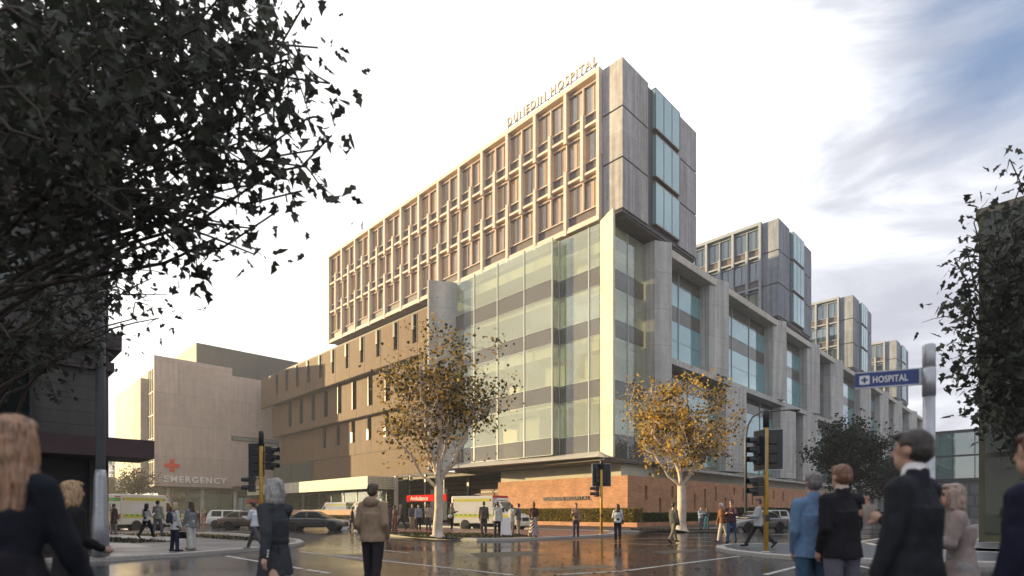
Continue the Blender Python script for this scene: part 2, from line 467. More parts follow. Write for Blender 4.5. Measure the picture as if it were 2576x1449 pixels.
def person(label, px, Z, H, yaw, base=0.0, top=GREY, bot=BLACK, hair='short', hc=(0.03, 0.02, 0.015), topkind='jacket', hem=None,
           legs=((0, 0), (0, 0)), arms=((4, 8, 12, 0), (4, 8, 12, 0)), botkind='trousers', skin=SKIN, shoe=(0.02, 0.02, 0.02), lean=0,
           bag=None, near=False, female=False, neckturn=0, sleeve=True, collar=None, group='people crossing and waiting at the hospital corner', extra=None, bulk=1.0, skirt_hem=0.48, xyz=None, pattern=None):
    vox = 0.010 if near else 0.017
    fr = 0.0092 if near else 0.0125
    loc = xyz if xyz is not None else Vector(((px - 1288) / F * Z, Z, base))
    s = H / 1.75
    W = (0.92 if female else 1.0) * bulk
    hipz = 0.90
    pel = Vector((0, 0, 0.93))
    def up(p):      # lean of the upper body about the hips
        return pel + rotx(Vector(p) - pel, R(lean))
    J = {}
    for i, sx in enumerate((-1, 1)):
        th, kb = legs[i]
        h = Vector((sx * 0.092, 0, hipz))
        k = h + rotx(Vector((sx * 0.004, 0, -0.42)), -R(th))
        a = k + rotx(Vector((sx * 0.004, 0, -0.40)), -R(th - kb))
        fp = R((th - kb)) if kb > 20 or th - kb < -12 else 0
        toe = a + rotx(Vector((sx * 0.02, -0.165, -0.045)), -fp)
        heel = a + rotx(Vector((0, 0.045, -0.05)), -fp)
        J['hip', i], J['knee', i], J['ank', i], J['toe', i], J['heel', i] = h, k, a, toe, heel
        sw, outa, bend, inw = arms[i]
        S = up((sx * 0.160 * W, 0.0, 1.41))
        def adir(swd, od, inn=0):
            v = Vector((sx * math.sin(R(od)), -math.sin(R(swd)) * math.cos(R(od)), -math.cos(R(swd)) * math.cos(R(od))))
            v.x -= sx * math.sin(R(inn))
            return v.normalized()
        d1 = adir(sw, outa); E = S + d1 * 0.285
        d2 = adir(sw + bend, outa * 0.6, inw); Wr = E + d2 * 0.25
        J['sh', i], J['elb', i], J['wr', i], J['fd', i] = S, E, Wr, d2
    low = min(min(J['toe', i].z, J['heel', i].z, J['ank', i].z - 0.02) for i in (0, 1)) - 0.035
    dz = Vector((0, 0, -low))
    head = up((0, -0.012, 1.635)); neck0 = up((0, 0.012, 1.44)); neck1 = up((0, 0.0, 1.56))
    hr = Matrix.Rotation(R(neckturn), 3, 'Z')
    def hp(x, y, z): return head + hr @ Vector((x, y, z))
    # ---- body, one continuous skin
    b = MB(-dz)
    b.ell(up((0, 0, 1.27)), (0.150 * W, 0.105 * W, 0.21)); b.ell(up((0, 0, 1.06)), (0.128 * W, 0.095 * W, 0.19)); b.ell((0, 0.005, 0.94), (0.150, 0.105, 0.13))
    b.cap(J['sh', 0], J['sh', 1], 0.06, 0.06)
    b.cap(neck0, neck1, 0.062, 0.054)
    b.ell(hp(0, 0.008, 0.022), (0.077, 0.095, 0.098), 14, 10); b.ell(hp(0, -0.03, -0.055), (0.055, 0.062, 0.072), 12, 8)
    b.cap(hp(0, -0.086, 0.014), hp(0, -0.101, -0.020), 0.009, 0.0135, 8)
    for sx in (-1, 1): b.ell(hp(sx * 0.075, 0.014, -0.008), (0.009, 0.017, 0.028), 8, 6)
    for i, sx in enumerate((-1, 1)):
        b.cap(J['sh', i], J['elb', i], 0.050, 0.038); b.cap(J['elb', i], J['wr', i], 0.038, 0.025)
        d = J['fd', i]; Wr = J['wr', i]
        a = (Vector((0, -1, 0)) - d * d.dot(Vector((0, -1, 0))))
        if a.length < 0.2: a = Vector((-sx, 0, 0)) - d * d.dot(Vector((-sx, 0, 0)))
        a.normalize(); cdir = d.cross(a); cdir = cdir if cdir.x * sx < 0 else -cdir
        b.cap(Wr, Wr + d * 0.07, 0.024, 0.030); b.cap(Wr + d * 0.055 + a * 0.018, Wr + d * 0.055 - a * 0.02, 0.02, 0.02)
        for q, (off, ln) in enumerate(((0.028, 0.068), (0.010, 0.078), (-0.009, 0.072), (-0.027, 0.056))):
            k0 = Wr + d * 0.085 + a * off
            d1 = (d + cdir * 0.35).normalized(); d2 = (d + cdir * 1.2).normalized()
            k1 = k0 + d1 * ln * 0.5; k2 = k1 + d2 * ln * 0.5
            b.cap(k0 - d * 0.015, k1, fr, fr * 0.95, 6); b.cap(k1, k2, fr * 0.95, fr * 0.8, 6)
        t0 = Wr + d * 0.03 + a * 0.024; t1 = t0 + (d * 0.6 + a * 0.7 + cdir * 0.3).normalized() * 0.045; t2 = t1 + (d + a * 0.15 + cdir * 0.3).normalized() * 0.032
        b.cap(t0, t1, fr * 1.25, fr * 1.1, 6); b.cap(t1, t2, fr * 1.1, fr * 0.85, 6)
        b.cap(J['hip', i], J['knee', i], 0.078, 0.050); b.cap(J['knee', i], J['knee', i].lerp(J['ank', i], 0.35), 0.049, 0.052); b.cap(J['knee', i].lerp(J['ank', i], 0.35), J['ank', i], 0.052, 0.033)
        b.cap(J['heel', i] + Vector((0, 0, 0.015)), J['toe', i] + Vector((0, 0.02, 0.01)), 0.03, 0.026)
    me = remesh(b, vox, 2)
    me.materials.clear()
    for m_ in (skin, EYE_M, LIP, hairm(hc)): me.materials.append(m_)
    for p in me.polygons:
        q = hr.transposed() @ (p.center - dz - head)
        if q.y < -0.05:
            for sx in (-1, 1):
                if (q - Vector((sx * 0.032, -0.083, 0.008))).length < 0.016: p.material_index = 1
                if abs(q.x - sx * 0.032) < 0.02 and abs(q.z - 0.034) < 0.007: p.material_index = 3
            if abs(q.x) < 0.022 and abs(q.z + 0.058) < 0.009: p.material_index = 2
    body = link('person', me, None, loc, (0, 0, R(yaw)))
    body.scale = (s, s, s)
    tag(body, label, 'person', group)
    # ---- trousers or skirt
    wk = 0.006 if near else 0.004
    if botkind in ('trousers', 'wide'):
        t = MB(-dz)
        t.ell((0, 0.008, 0.95), (0.166, 0.122, 0.135)); t.cap((0, 0, 0.98), (0, 0, 1.03), 0.13, 0.125)
        e1, e2, e3 = (0.098, 0.075, 0.060) if botkind == 'trousers' else (0.10, 0.095, 0.115)
        for i in (0, 1):
            a = J['ank', i] - (J['knee', i] - J['ank', i]).normalized() * 0.01
            t.cap(J['hip', i], J['knee', i], e1, e2); t.cap(J['knee', i], a, e2, e3)
        link('trousers', remesh(t, vox, 2, wk, 11), body).data.materials.append(cloth(bot))
    else:
        t = MB(-dz)
        h0 = 0.08 if botkind == 'long_skirt' else skirt_hem
        pr = []
        for i in range(9):
            f = i / 8; z = 1.02 + (h0 - 1.02) * f; r = 0.13 + (0.05 if f < 0.25 else 0.05 + (f - 0.25) * (0.16 if botkind == 'long_skirt' else 0.07)) * (1 if f > 0 else 0.3)
            pr.append((r * (0.86 if topkind == 'coat' else 1), z))
        t.lathe(pr[::-1], (0, 0.005, 0), 24)
        for k in range(len(t.v)): t.v[k] = (t.v[k][0], t.v[k][1] * (0.66 if topkind == 'coat' else 0.85), t.v[k][2])
        m_ = pattern or cloth(bot)
        link('skirt', remesh(t, vox, 1, 0.010 if botkind == 'long_skirt' else 0.004, 14), body).data.materials.append(m_)
    for i in (0, 1):
        sh = MB(-dz); sh.cap(J['heel', i] + Vector((0, 0, 0.012)), J['toe', i], 0.042, 0.036); sh.cap(J['heel', i] + Vector((0, 0.01, 0.02)), J['ank', i], 0.04, 0.046)
        link('shoe', remesh(sh, max(vox, 0.012), 1), body).data.materials.append(cloth(shoe, 0.5))
    # ---- upper garment
    t = MB(-dz)
    g = 0.020 if topkind in ('shirt', 'sweater') else 0.023
    hemz = hem if hem is not None else (0.86 if topkind != 'coat' else 0.62)
    t.ell(up((0, 0, 1.27)), (0.150 * W + g, 0.105 * W + g, 0.20)); t.ell(up((0, 0, 1.08)), (0.132 * W + g, 0.098 * W + g, 0.2))
    t.cap(J['sh', 0], J['sh', 1], 0.060 + g * 0.6, 0.060 + g * 0.6)
    pr = []
    n = 7
    for i in range(n):
        f = i / (n - 1); z = 1.30 + (hemz - 1.30) * f
        waist = (0.010 if not female else 0.024) * math.exp(-((z - 1.08) / 0.09) ** 2)
        pr.append((0.146 * W + g - waist + (0.012 if z < 0.98 else 0.0) + max(0, 0.90 - z) * 0.12, z))
    pr = pr[::-1]
    b0 = len(t.v); t.lathe(pr, (0, 0, 0), 22)
    for k in range(b0, len(t.v)):
        x, y, z = t.v[k]; t.v[k] = (x * 1.08, y * 0.80 + 0.004, z)
    if topkind in ('jacket', 'coat'): t.cap(neck0 + Vector((0, 0, -0.02)), neck0 + Vector((0, 0, 0.045)), 0.085, 0.075)
    for i in (0, 1):
        t.cap(J['sh', i], J['elb', i], 0.052 + g, 0.040 + g)
        if sleeve: t.cap(J['elb', i], J['elb', i].lerp(J['wr', i], 0.94), 0.040 + g, 0.027 + g * 0.8)
    me = remesh(t, vox, 2, 0.015 if near else 0.007, 9)
    me.materials.append(pattern if (pattern and botkind != 'long_skirt') else cloth(top))
    link({'coat': 'coat', 'jacket': 'jacket', 'shirt': 'shirt', 'sweater': 'sweater'}[topkind], me, body)
    if collar:
        t = MB(-dz); t.cap(neck0 + Vector((0, -0.006, 0.055)), neck0 + Vector((0, -0.008, 0.085)), 0.074, 0.066)
        link('collar', remesh(t, 0.012, 1), body).data.materials.append(cloth(collar))
    # ---- hair
    t = MB(-dz)
    def he(c, r): t.ell(hp(*c), r, 12, 8, hr)
    he((0, 0.022, 0.040), (0.084, 0.094, 0.092)); he((0, 0.05, 0.0), (0.080, 0.068, 0.085)); he((0, -0.04, 0.088), (0.062, 0.055, 0.034))
    if hair == 'long':
        he((0, 0.062, -0.07), (0.088, 0.055, 0.13)); he((0, 0.075, -0.20), (0.10, 0.045, 0.15)); he((0, 0.08, -0.29), (0.085, 0.035, 0.11))
        for sx in (-1, 1): he((sx * 0.075, 0.015, -0.06), (0.026, 0.05, 0.12)); he((sx * 0.085, 0.025, -0.19), (0.025, 0.035, 0.11))
    elif hair == 'bob':
        he((0, 0.055, -0.055), (0.096, 0.062, 0.105)); he((0, 0.058, -0.12), (0.094, 0.055, 0.07))
        for sx in (-1, 1): he((sx * 0.078, 0.0, -0.03), (0.028, 0.062, 0.105)); he((sx * 0.080, 0.005, -0.10), (0.026, 0.05, 0.07))
    elif hair == 'bun': he((0, 0.05, 0.15), (0.045, 0.045, 0.045))
    elif hair == 'tail': he((0, 0.11, -0.03), (0.03, 0.03, 0.06)); he((0, 0.12, -0.12), (0.032, 0.03, 0.10))
    elif hair == 'cap': he((0, -0.085, 0.055), (0.07, 0.06, 0.012))
    hm = remesh(t, 0.008 if near else 0.013, 1, 0.013 if near else 0.006, 34, 0.16)
    link('cap' if hair == 'cap' else 'hair', hm, body).data.materials.append(hairm(hc))
    # ---- what is worn on or held by the person
    if bag:
        kind, bc, side = bag
        t = MB(-dz)
        if kind == 'backpack':
            t.ell(up((0, 0.19, 1.22)), (0.15, 0.085, 0.21)); t.ell(up((0, 0.24, 1.12)), (0.115, 0.06, 0.12))
            for sx in (-1, 1): t.tube([up((sx * 0.1, 0.14, 1.40)), up((sx * 0.11, 0.0, 1.50)), up((sx * 0.11, -0.13, 1.38)), up((sx * 0.12, -0.12, 1.2)), up((sx * 0.13, 0.1, 1.1))], 0.018, 6)
            o = link('backpack', remesh(t, 0.014, 1), body)
        elif kind == 'handbag':
            i = 0 if side < 0 else 1; w = J['wr', i] + J['fd', i] * 0.11
            p0 = w + Vector((0, 0, -0.26))
            t.hexa([tuple(p0 + Vector(q)) for q in ((-0.06, -0.17, -0.13), (0.06, -0.17, -0.13), (0.06, 0.17, -0.13), (-0.06, 0.17, -0.13))], [tuple(p0 + Vector(q)) for q in ((-0.04, -0.13, 0.11), (0.04, -0.13, 0.11), (0.04, 0.13, 0.11), (-0.04, 0.13, 0.11))])
            for dx in (-0.03, 0.03): t.tube([p0 + Vector((dx, -0.08, 0.10)), p0 + Vector((dx, -0.06, 0.22)), p0 + Vector((dx * 0.4, 0, 0.265)), p0 + Vector((dx, 0.06, 0.22)), p0 + Vector((dx, 0.08, 0.10))], 0.008, 6)
            o = link('handbag', t.mesh('handbag', []), body)
        else:
            sx = side
            t.ell((sx * 0.235, 0.03, 0.90), (0.05, 0.16, 0.13)); t.tube([(sx * 0.22, 0.10, 0.98), up((sx * 0.13, 0.14, 1.3)), up((sx * 0.08, 0.06, 1.50)), up((-sx * 0.0, -0.15, 1.3)), (sx * 0.21, -0.08, 0.98)], 0.013, 6)
            o = link('shoulder_bag', remesh(t, 0.014, 1), body)
        o.data.materials.append(cloth(bc, 0.4))
    if extra: extra(body, J, dz, up, hp)
    return body
def glasses(body, J, dz, up, hp):
    t = MB(-dz)
    for sx in (-1, 1): t.tube([hp(sx * 0.032 + 0.022 * math.cos(a), -0.105, 0.008 + 0.018 * math.sin(a)) for a in [2 * PI * k / 10 for k in range(11)]], 0.004, 5); t.tube([hp(sx * 0.054, -0.10, 0.01), hp(sx * 0.08, 0.0, 0.012)], 0.004, 5)
    t.tube([hp(-0.01, -0.107, 0.01), hp(0.01, -0.107, 0.01)], 0.004, 5)
    t.build('glasses', cloth(BLACK), body)
def belt(body, J, dz, up, hp):
    t = MB(-dz); t.lathe([(0.140, 1.03), (0.147, 1.04), (0.147, 1.085), (0.140, 1.095)], (0, 0, 0), 28)
    for k, (x, y, z) in enumerate(t.v): t.v[k] = (x * 1.10, y * 0.84, z)
    t.box(0.03, 0.055, 0.118, 0.132, 0.84, 1.03)
    o = t.build('belt', cloth((0.035, 0.037, 0.042)), body, True)
    for i in (0, 1):
        m2 = MB(-dz); e = J['elb', i].lerp(J['wr', i], 0.80); d = J['fd', i]
        for k in range(3): m2.ell(e + d * 0.03 * k + Vector((0, 0.05, 0.012)), (0.011, 0.011, 0.011), 8, 5)
        m2.build('sleeve_buttons', mat('button_white', (0.75, 0.75, 0.72), 0.3, 0), body, True)
def hood(body, J, dz, up, hp):
    t = MB(-dz); t.ell(up((0, 0.085, 1.475)), (0.13, 0.075, 0.085)); t.cap(up((-0.10, 0.04, 1.47)), up((-0.05, -0.10, 1.42)), 0.04, 0.025); t.cap(up((0.10, 0.04, 1.47)), up((0.05, -0.10, 1.42)), 0.04, 0.025)
    link('hood', remesh(t, 0.011, 2, 0.008, 14), body).data.materials.append(cloth((0.30, 0.22, 0.15)))
def white_bag(body, J, dz, up, hp):
    w = J['wr', 0] + J['fd', 0] * 0.1
    t = MB(-dz); t.ell(w + Vector((0, 0, -0.15)), (0.06, 0.11, 0.14))
    t.build('paper_bag', cloth((0.7, 0.7, 0.7)), body, True)
def strap(body, J, dz, up, hp):
    t = MB(-dz); t.tube([(-0.20, 0.12, 0.9), (-0.10, 0.165, 1.15), (0.05, 0.155, 1.35), (0.12, 0.06, 1.49), (0.10, -0.08, 1.46)], 0.022, 6)
    t.build('bag_strap', cloth((0.16, 0.12, 0.09)), body, True)
def cup(body, J, dz, up, hp):
    w = J['wr', 0] + J['fd', 0] * 0.10
    t = MB(-dz); t.lathe([(0.028, -0.06), (0.038, 0.06), (0.04, 0.065)], (w.x, w.y, w.z), 12)
    t.build('coffee_cup', cloth((0.6, 0.55, 0.5)), body, True)
SKIRT_P = None
def stripe_mat():
    m, t, b = _new('patterned_cloth'); b.inputs['Roughness'].default_value = 0.9
    tc = N(t, 'ShaderNodeTexCoord'); w = N(t, 'ShaderNodeTexWave'); w.wave_type = 'BANDS'; w.bands_direction = 'DIAGONAL'
    w.inputs['Scale'].default_value = 4.2; w.inputs['Distortion'].default_value = 6; w.inputs['Detail'].default_value = 2
    t.links.new(tc.outputs['Object'], w.inputs[0])
    r = N(t, 'ShaderNodeValToRGB'); e = r.color_ramp.elements; e[0].position = 0.35; e[0].color = (0.62, 0.55, 0.5, 1); e[1].position = 0.55; e[1].color = (0.22, 0.05, 0.03, 1)
    k = e.new(0.8); k.color = (0.03, 0.025, 0.03, 1); t.links.new(w.outputs[0], r.inputs[0]); t.links.new(r.outputs[0], b.inputs['Base Color'])
    return m
def plaid_mat():
    m, t, b = _new('plaid_cloth'); b.inputs['Roughness'].default_value = 0.9
    tc = N(t, 'ShaderNodeTexCoord'); ck = N(t, 'ShaderNodeTexChecker'); ck.inputs['Scale'].default_value = 16
    ck.inputs[1].default_value = (0.13, 0.05, 0.055, 1); ck.inputs[2].default_value = (0.035, 0.02, 0.03, 1)
    t.links.new(tc.outputs['Object'], ck.inputs[0]); t.links.new(ck.outputs[0], b.inputs['Base Color'])
    return m
def Zf(py, h=0.0): return F * (EYE - h) / (py - 1289)
def P(label, px, head, feet, base=0.0, **kw):
    Z = Zf(feet, base); H = min(max((feet - head) * Z / F, 1.52), 1.86)
    yaw = kw.pop('yaw', 0)
    return person(label, px, Z, H, yaw, base, **kw)
KB = 0.13
walk1 = ((24, 4), (-20, 14)); walk2 = ((-18, 16), (22, 3)); stand = ((3, 2), (-3, 2)); step = ((14, 4), (-12, 8))
relax = ((4, 8, 14, 0), (2, 8, 14, 0)); swing = ((22, 7, 22, 0), (-24, 8, 14, 0)); swing2 = ((-24, 8, 14, 0), (24, 7, 24, 0))
phone = ((18, 10, 95, 22), (6, 9, 30, 5)); both = ((16, 10, 92, 28), (16, 10, 92, 28)); pocket = ((-10, 11, 44, 12), (-10, 11, 44, 12))
NAVY, JEAN, BEIGE, BROWNJ = (0.02, 0.025, 0.045), (0.06, 0.09, 0.15), (0.36, 0.29, 0.21), (0.20, 0.09, 0.045)
# left pavement
P('person in white top and black trousers walking towards the parked ambulance, seen from behind', 369, 1266, 1354, KB, yaw=170, top=WHITE, bot=BLACK, topkind='shirt', hair='long', hc=(0.03, 0.02, 0.015), female=True, legs=walk1, arms=phone)
P('person in pale grey vest and jeans walking away near the parked ambulance', 397, 1260, 1352, KB, yaw=180, top=(0.33, 0.35, 0.31), bot=(0.16, 0.17, 0.2), topkind='jacket', hair='short', legs=step, arms=relax)
P('person with blond bob, white shirt, navy backpack and dark jeans on the left pavement', 440, 1267, 1388, KB, yaw=150, top=(0.62, 0.62, 0.6), bot=(0.025, 0.03, 0.05), topkind='shirt', hem=0.78, hair='bob', hc=(0.50, 0.38, 0.22), female=True, legs=stand, arms=relax, bag=('backpack', (0.03, 0.035, 0.06), 1))
P('person with long brown hair, grey cardigan, wide white trousers and black handbag', 481, 1262, 1382, KB, yaw=-110, top=(0.22, 0.24, 0.25), bot=(0.58, 0.58, 0.55), botkind='wide', topkind='jacket', hem=0.80, hair='long', hc=(0.07, 0.04, 0.025), female=True, legs=stand, arms=((2, 6, 10, 0), (10, 9, 8, 0)), bag=('handbag', BLACK, 1))
P('person in white hooded shirt and dark cap walking left past the yellow signal pole', 641, 1262, 1384, KB, yaw=-95, top=(0.70, 0.72, 0.76), bot=(0.10, 0.10, 0.11), topkind='sweater', hair='cap', hc=(0.02, 0.02, 0.025), legs=walk1, arms=both, shoe=(0.4, 0.4, 0.4), neckturn=0, lean=6)
P('person in brown coat standing by the back of the ambulance beside the lamp post', 286, 1268, 1345, KB, yaw=170, top=(0.13, 0.10, 0.09), bot=(0.3, 0.3, 0.3), topkind='coat', hair='short', legs=stand, arms=relax)
for k, (px, hd, ft, tp, bt, lb, ln) in enumerate(((466, 1285, 1320, (0.025, 0.02, 0.03), BLACK, 'small distant person in black walking left under the emergency block', walk1), (477, 1286, 1321, (0.05, 0.03, 0.04), (0.03, 0.03, 0.03), 'small distant person in dark coat behind the woman in white trousers', step),
        (498, 1286, 1322, (0.03, 0.025, 0.03), (0.04, 0.03, 0.03), 'small distant person in black striding right of the white trousers', walk2), (507, 1287, 1320, (0.35, 0.2, 0.2), (0.4, 0.22, 0.18), 'small distant person in pink top and shorts under the emergency block', stand), (517, 1284, 1319, BLACK, (0.4, 0.22, 0.18), 'small distant person in black top with bare legs under the emergency block', stand))):
    P(lb, px, hd, ft, 0.0, yaw=-70 + 60 * k, top=tp, bot=bt, topkind='shirt', hair='bun' if k > 2 else 'short', legs=ln, arms=relax)
# in front of the ambulance bay
P('person in black suit walking left at the front of the grey sedan', 886, 1277, 1332, 0.0, yaw=-75, top=(0.02, 0.02, 0.025), bot=(0.02, 0.02, 0.025), topkind='jacket', hair='short', legs=step, arms=relax, collar=WHITE)
P('person with long dark hair in light blue shirt beside the black suited walker', 899, 1276, 1331, 0.0, yaw=170, top=(0.36, 0.48, 0.60), bot=(0.05, 0.07, 0.1), topkind='shirt', hair='long', hc=(0.04, 0.02, 0.015), female=True, legs=stand, arms=relax)
P('person in mauve coat half hidden by the man in the tan jacket', 977, 1268, 1338, KB, yaw=180, top=(0.13, 0.09, 0.11), bot=(0.05, 0.04, 0.05), topkind='coat', hair='short', legs=stand, arms=relax)
P('person in brown jacket carrying a red bag near the pale canopy column', 993, 1272, 1337, KB, yaw=150, top=(0.20, 0.12, 0.10), bot=(0.2, 0.08, 0.06), topkind='jacket', hair='short', legs=stand, arms=phone)
P('person in black jacket and dark glasses walking left below the red sign', 1009, 1268, 1333, KB, yaw=-60, top=(0.035, 0.035, 0.04), bot=(0.04, 0.045, 0.06), topkind='jacket', hair='short', hc=(0.12, 0.09, 0.06), legs=walk1, arms=pocket, extra=glasses)
P('person in charcoal shirt and beige trousers under the red ambulance sign', 1037, 1268, 1332, KB, yaw=20, top=(0.10, 0.10, 0.11), bot=BEIGE, topkind='shirt', hair='short', legs=stand, arms=relax)
P('person in pale blue shirt and black trousers under the red ambulance sign', 1053, 1269, 1334, KB, yaw=10, top=(0.26, 0.30, 0.36), bot=(0.03, 0.03, 0.035), topkind='shirt', hair='short', legs=stand, arms=relax)
P('person in light tan jacket and grey trousers seen from behind left of the white trunk', 1078, 1269, 1334, KB, yaw=165, top=(0.40, 0.36, 0.29), bot=(0.10, 0.09, 0.09), topkind='jacket', hair='short', legs=stand, arms=relax)
P('person with a large white shoulder bag standing at the rear of the ambulance', 1137, 1266, 1334, KB, yaw=70, top=(0.22, 0.21, 0.17), bot=(0.025, 0.025, 0.03), topkind='jacket', hair='bob', hc=(0.16, 0.11, 0.06), female=True, legs=stand, arms=both, bag=('shoulder', (0.72, 0.72, 0.7), -1), shoe=(0.6, 0.6, 0.58))
P('person in brown grey suit seen from behind in front of the ambulance', 1217, 1262, 1349, KB, yaw=180, top=(0.11, 0.09, 0.085), bot=(0.09, 0.075, 0.075), topkind='jacket', hair='short', hc=(0.06, 0.04, 0.025), legs=stand, arms=relax, collar=WHITE)
P('person in loose white shirt and black trousers seen from behind at the ambulance cab', 1251, 1262, 1351, KB, yaw=178, top=(0.55, 0.54, 0.50), bot=(0.035, 0.03, 0.035), topkind='shirt', hem=0.78, hair='short', legs=stand, arms=relax)
P('person in pale blue parka standing by the ambulance bonnet', 1287, 1270, 1345, KB, yaw=140, top=(0.40, 0.43, 0.46), bot=(0.2, 0.17, 0.17), topkind='coat', hem=0.72, hair='short', hc=(0.04, 0.02, 0.02), legs=stand, arms=phone)
P('person in grey hoodie and beige trousers facing the pale parka', 1304, 1267, 1346, KB, yaw=-120, top=(0.13, 0.12, 0.15), bot=BEIGE, topkind='sweater', hair='cap', hc=(0.10, 0.035, 0.025), legs=stand, arms=both)
SKIRT_P = stripe_mat()
P('person with hair bun, brown leather jacket and long patterned skirt', 1343, 1265, 1351, KB, yaw=170, top=(0.09, 0.045, 0.035), bot=BROWNJ, botkind='long_skirt', pattern=SKIRT_P, topkind='jacket', hem=0.93, hair='bun', hc=(0.09, 0.03, 0.02), female=True, legs=stand, arms=phone)
P('person in tan jacket and jeans with an orange bag near the small signal', 1449, 1266, 1351, KB, yaw=-15, top=(0.30, 0.20, 0.12), bot=(0.07, 0.07, 0.10), topkind='jacket', hair='short', hc=(0.10, 0.05, 0.03), female=True, legs=stand, arms=phone, bag=('shoulder', (0.40, 0.13, 0.04), 1))
P('person with long red brown hair, white shirt, black trousers and black shoulder bag', 1554, 1268, 1361, 0.0, yaw=175, top=(0.62, 0.62, 0.64), bot=(0.03, 0.025, 0.03), topkind='shirt', hair='long', hc=(0.10, 0.035, 0.02), female=True, legs=stand, arms=((4, 10, 14, 0), (14, 14, 60, 10)), bag=('shoulder', (0.03, 0.02, 0.025), -1))
P('person in grey hoodie and khaki trousers striding right past the second tree', 1694, 1264, 1367, 0.0, yaw=120, top=(0.09, 0.09, 0.085), bot=(0.20, 0.18, 0.14), topkind='sweater', hair='short', hc=(0.02, 0.02, 0.02), legs=walk2, arms=relax, bag=('shoulder', (0.06, 0.06, 0.055), -1))
P('person in light blue shirt in front of the hedge, left one of the pair', 1763, 1275, 1332, KB, yaw=10, top=(0.34, 0.42, 0.50), bot=(0.10, 0.16, 0.20), topkind='shirt', hair='short', legs=stand, arms=both)
P('person in dark teal clothes in front of the hedge, right one of the pair', 1778, 1278, 1331, KB, yaw=-40, top=(0.05, 0.07, 0.10), bot=(0.03, 0.14, 0.22), topkind='shirt', hair='bob', hc=(0.03, 0.02, 0.02), female=True, legs=stand, arms=phone)
P('old person with white hair, brown jacket and pale trousers crossing the road', 1819, 1267, 1366, 0.0, yaw=-80, top=(0.20, 0.09, 0.045), bot=(0.50, 0.47, 0.42), topkind='jacket', hair='short', hc=(0.62, 0.60, 0.56), legs=step, arms=relax, lean=8)
P('person in dark plaid shirt, glasses and jeans walking beside the white haired one', 1840, 1256, 1369, 0.0, yaw=-35, top=(0.09, 0.05, 0.05), bot=(0.05, 0.09, 0.16), topkind='shirt', pattern=plaid_mat(), hair='short', hc=(0.015, 0.012, 0.012), legs=step, arms=both, extra=glasses, neckturn=0)
P('person in pale grey shirt and black trousers striding left behind the right signal pole', 1908, 1250, 1378, KB, yaw=-100, top=(0.46, 0.46, 0.48), bot=(0.03, 0.03, 0.035), topkind='shirt', hem=0.80, hair='short', hc=(0.06, 0.035, 0.03), legs=((30, 4), (-26, 20)), arms=((20, 8, 70, 10), (16, 8, 76, 12)))
# close to the camera
G2 = 'people seen close in the foreground'
person('large person with grey bob in belted charcoal coat walking left across the road', 692, 6.3, 1.80, -118, 0.0, top=(0.045, 0.05, 0.058), bot=(0.55, 0.55, 0.55), botkind='skirt', skirt_hem=0.64, topkind='coat', hem=0.68, hair='bob', hc=(0.30, 0.29, 0.28), female=True, near=True, legs=((28, 6), (-24, 26)), arms=((44, 16, 6, 0), (-26, 12, 24, 0)), extra=belt, group=G2)
person('large person in tan hooded jacket and dark trousers seen from behind in the road', 938, 8.6, 1.77, 168, 0.0, top=(0.30, 0.22, 0.15), bot=(0.03, 0.025, 0.03), topkind='jacket', hair='short', hc=(0.07, 0.05, 0.035), near=True, legs=((-8, 10), (6, 2)), arms=pocket, group=G2, bulk=1.05, extra=hood)
person('person in light blue denim jacket and jeans seen from behind at right', 2046, 6.0, 1.78, 172, 0.0, top=(0.13, 0.22, 0.36), bot=(0.05, 0.10, 0.17), topkind='jacket', hem=0.84, hair='short', hc=(0.16, 0.15, 0.15), near=True, legs=stand, arms=((-8, 7, 34, 8), (-6, 7, 30, 8)), group=G2, bulk=0.96)
person('person in black jacket and grey trousers seen from behind beside the denim jacket', 2117, 5.7, 1.83, -172, 0.0, top=(0.016, 0.016, 0.02), bot=(0.12, 0.12, 0.15), topkind='jacket', hem=0.84, hair='short', hc=(0.17, 0.08, 0.04), near=True, legs=stand, arms=((12, 8, 60, 12), (-8, 9, 34, 10)), collar=(0.5, 0.4, 0.36), group=G2)
person('person in dark suit with white collar standing left of the street sign post', 2298, 3.5, 1.86, -150, 0.0, top=(0.022, 0.024, 0.03), bot=(0.02, 0.02, 0.025), topkind='jacket', hem=0.78, hair='short', hc=(0.035, 0.028, 0.025), near=True, legs=stand, arms=((10, 10, 100, 0), (4, 8, 14, 0)), collar=(0.75, 0.75, 0.75), extra=cup, group=G2)
person('person with red brown hair in navy coat at the right edge of the picture', 2618, 3.0, 1.78, -160, 0.0, top=(0.012, 0.013, 0.03), bot=(0.012, 0.012, 0.02), topkind='coat', hair='short', hc=(0.09, 0.03, 0.02), near=True, legs=stand, arms=relax, group=G2)
person('person with long blond hair in black coat holding a white paper bag at left edge', 36, 2.75, 1.82, -168, 0.0, top=(0.012, 0.014, 0.022), bot=(0.012, 0.012, 0.016), topkind='coat', hair='long', hc=(0.30, 0.17, 0.10), near=True, female=True, legs=stand, arms=((12, 16, 14, 0), (12, 3, 30, 0)), extra=white_bag, group=G2, bulk=0.74)
person('person with short blond hair in black dress standing before the dark shop front', 180, 5.6, 1.66, 150, 0.0, top=(0.014, 0.013, 0.015), bot=(0.014, 0.013, 0.015), botkind='skirt', topkind='shirt', hair='bob', hc=(0.38, 0.24, 0.13), female=True, near=True, legs=stand, arms=((4, 8, 60, 20), (4, 10, 14, 0)), group=G2)
person('person in pale pink coat walking between sign post and dark building', 2418, 5.2, 1.60, -120, 0.0, top=(0.27, 0.22, 0.21), bot=(0.26, 0.25, 0.25), topkind='coat', hem=0.7, hair='bob', hc=(0.30, 0.22, 0.18), female=True, near=True, legs=step, arms=both, group=G2, lean=5)

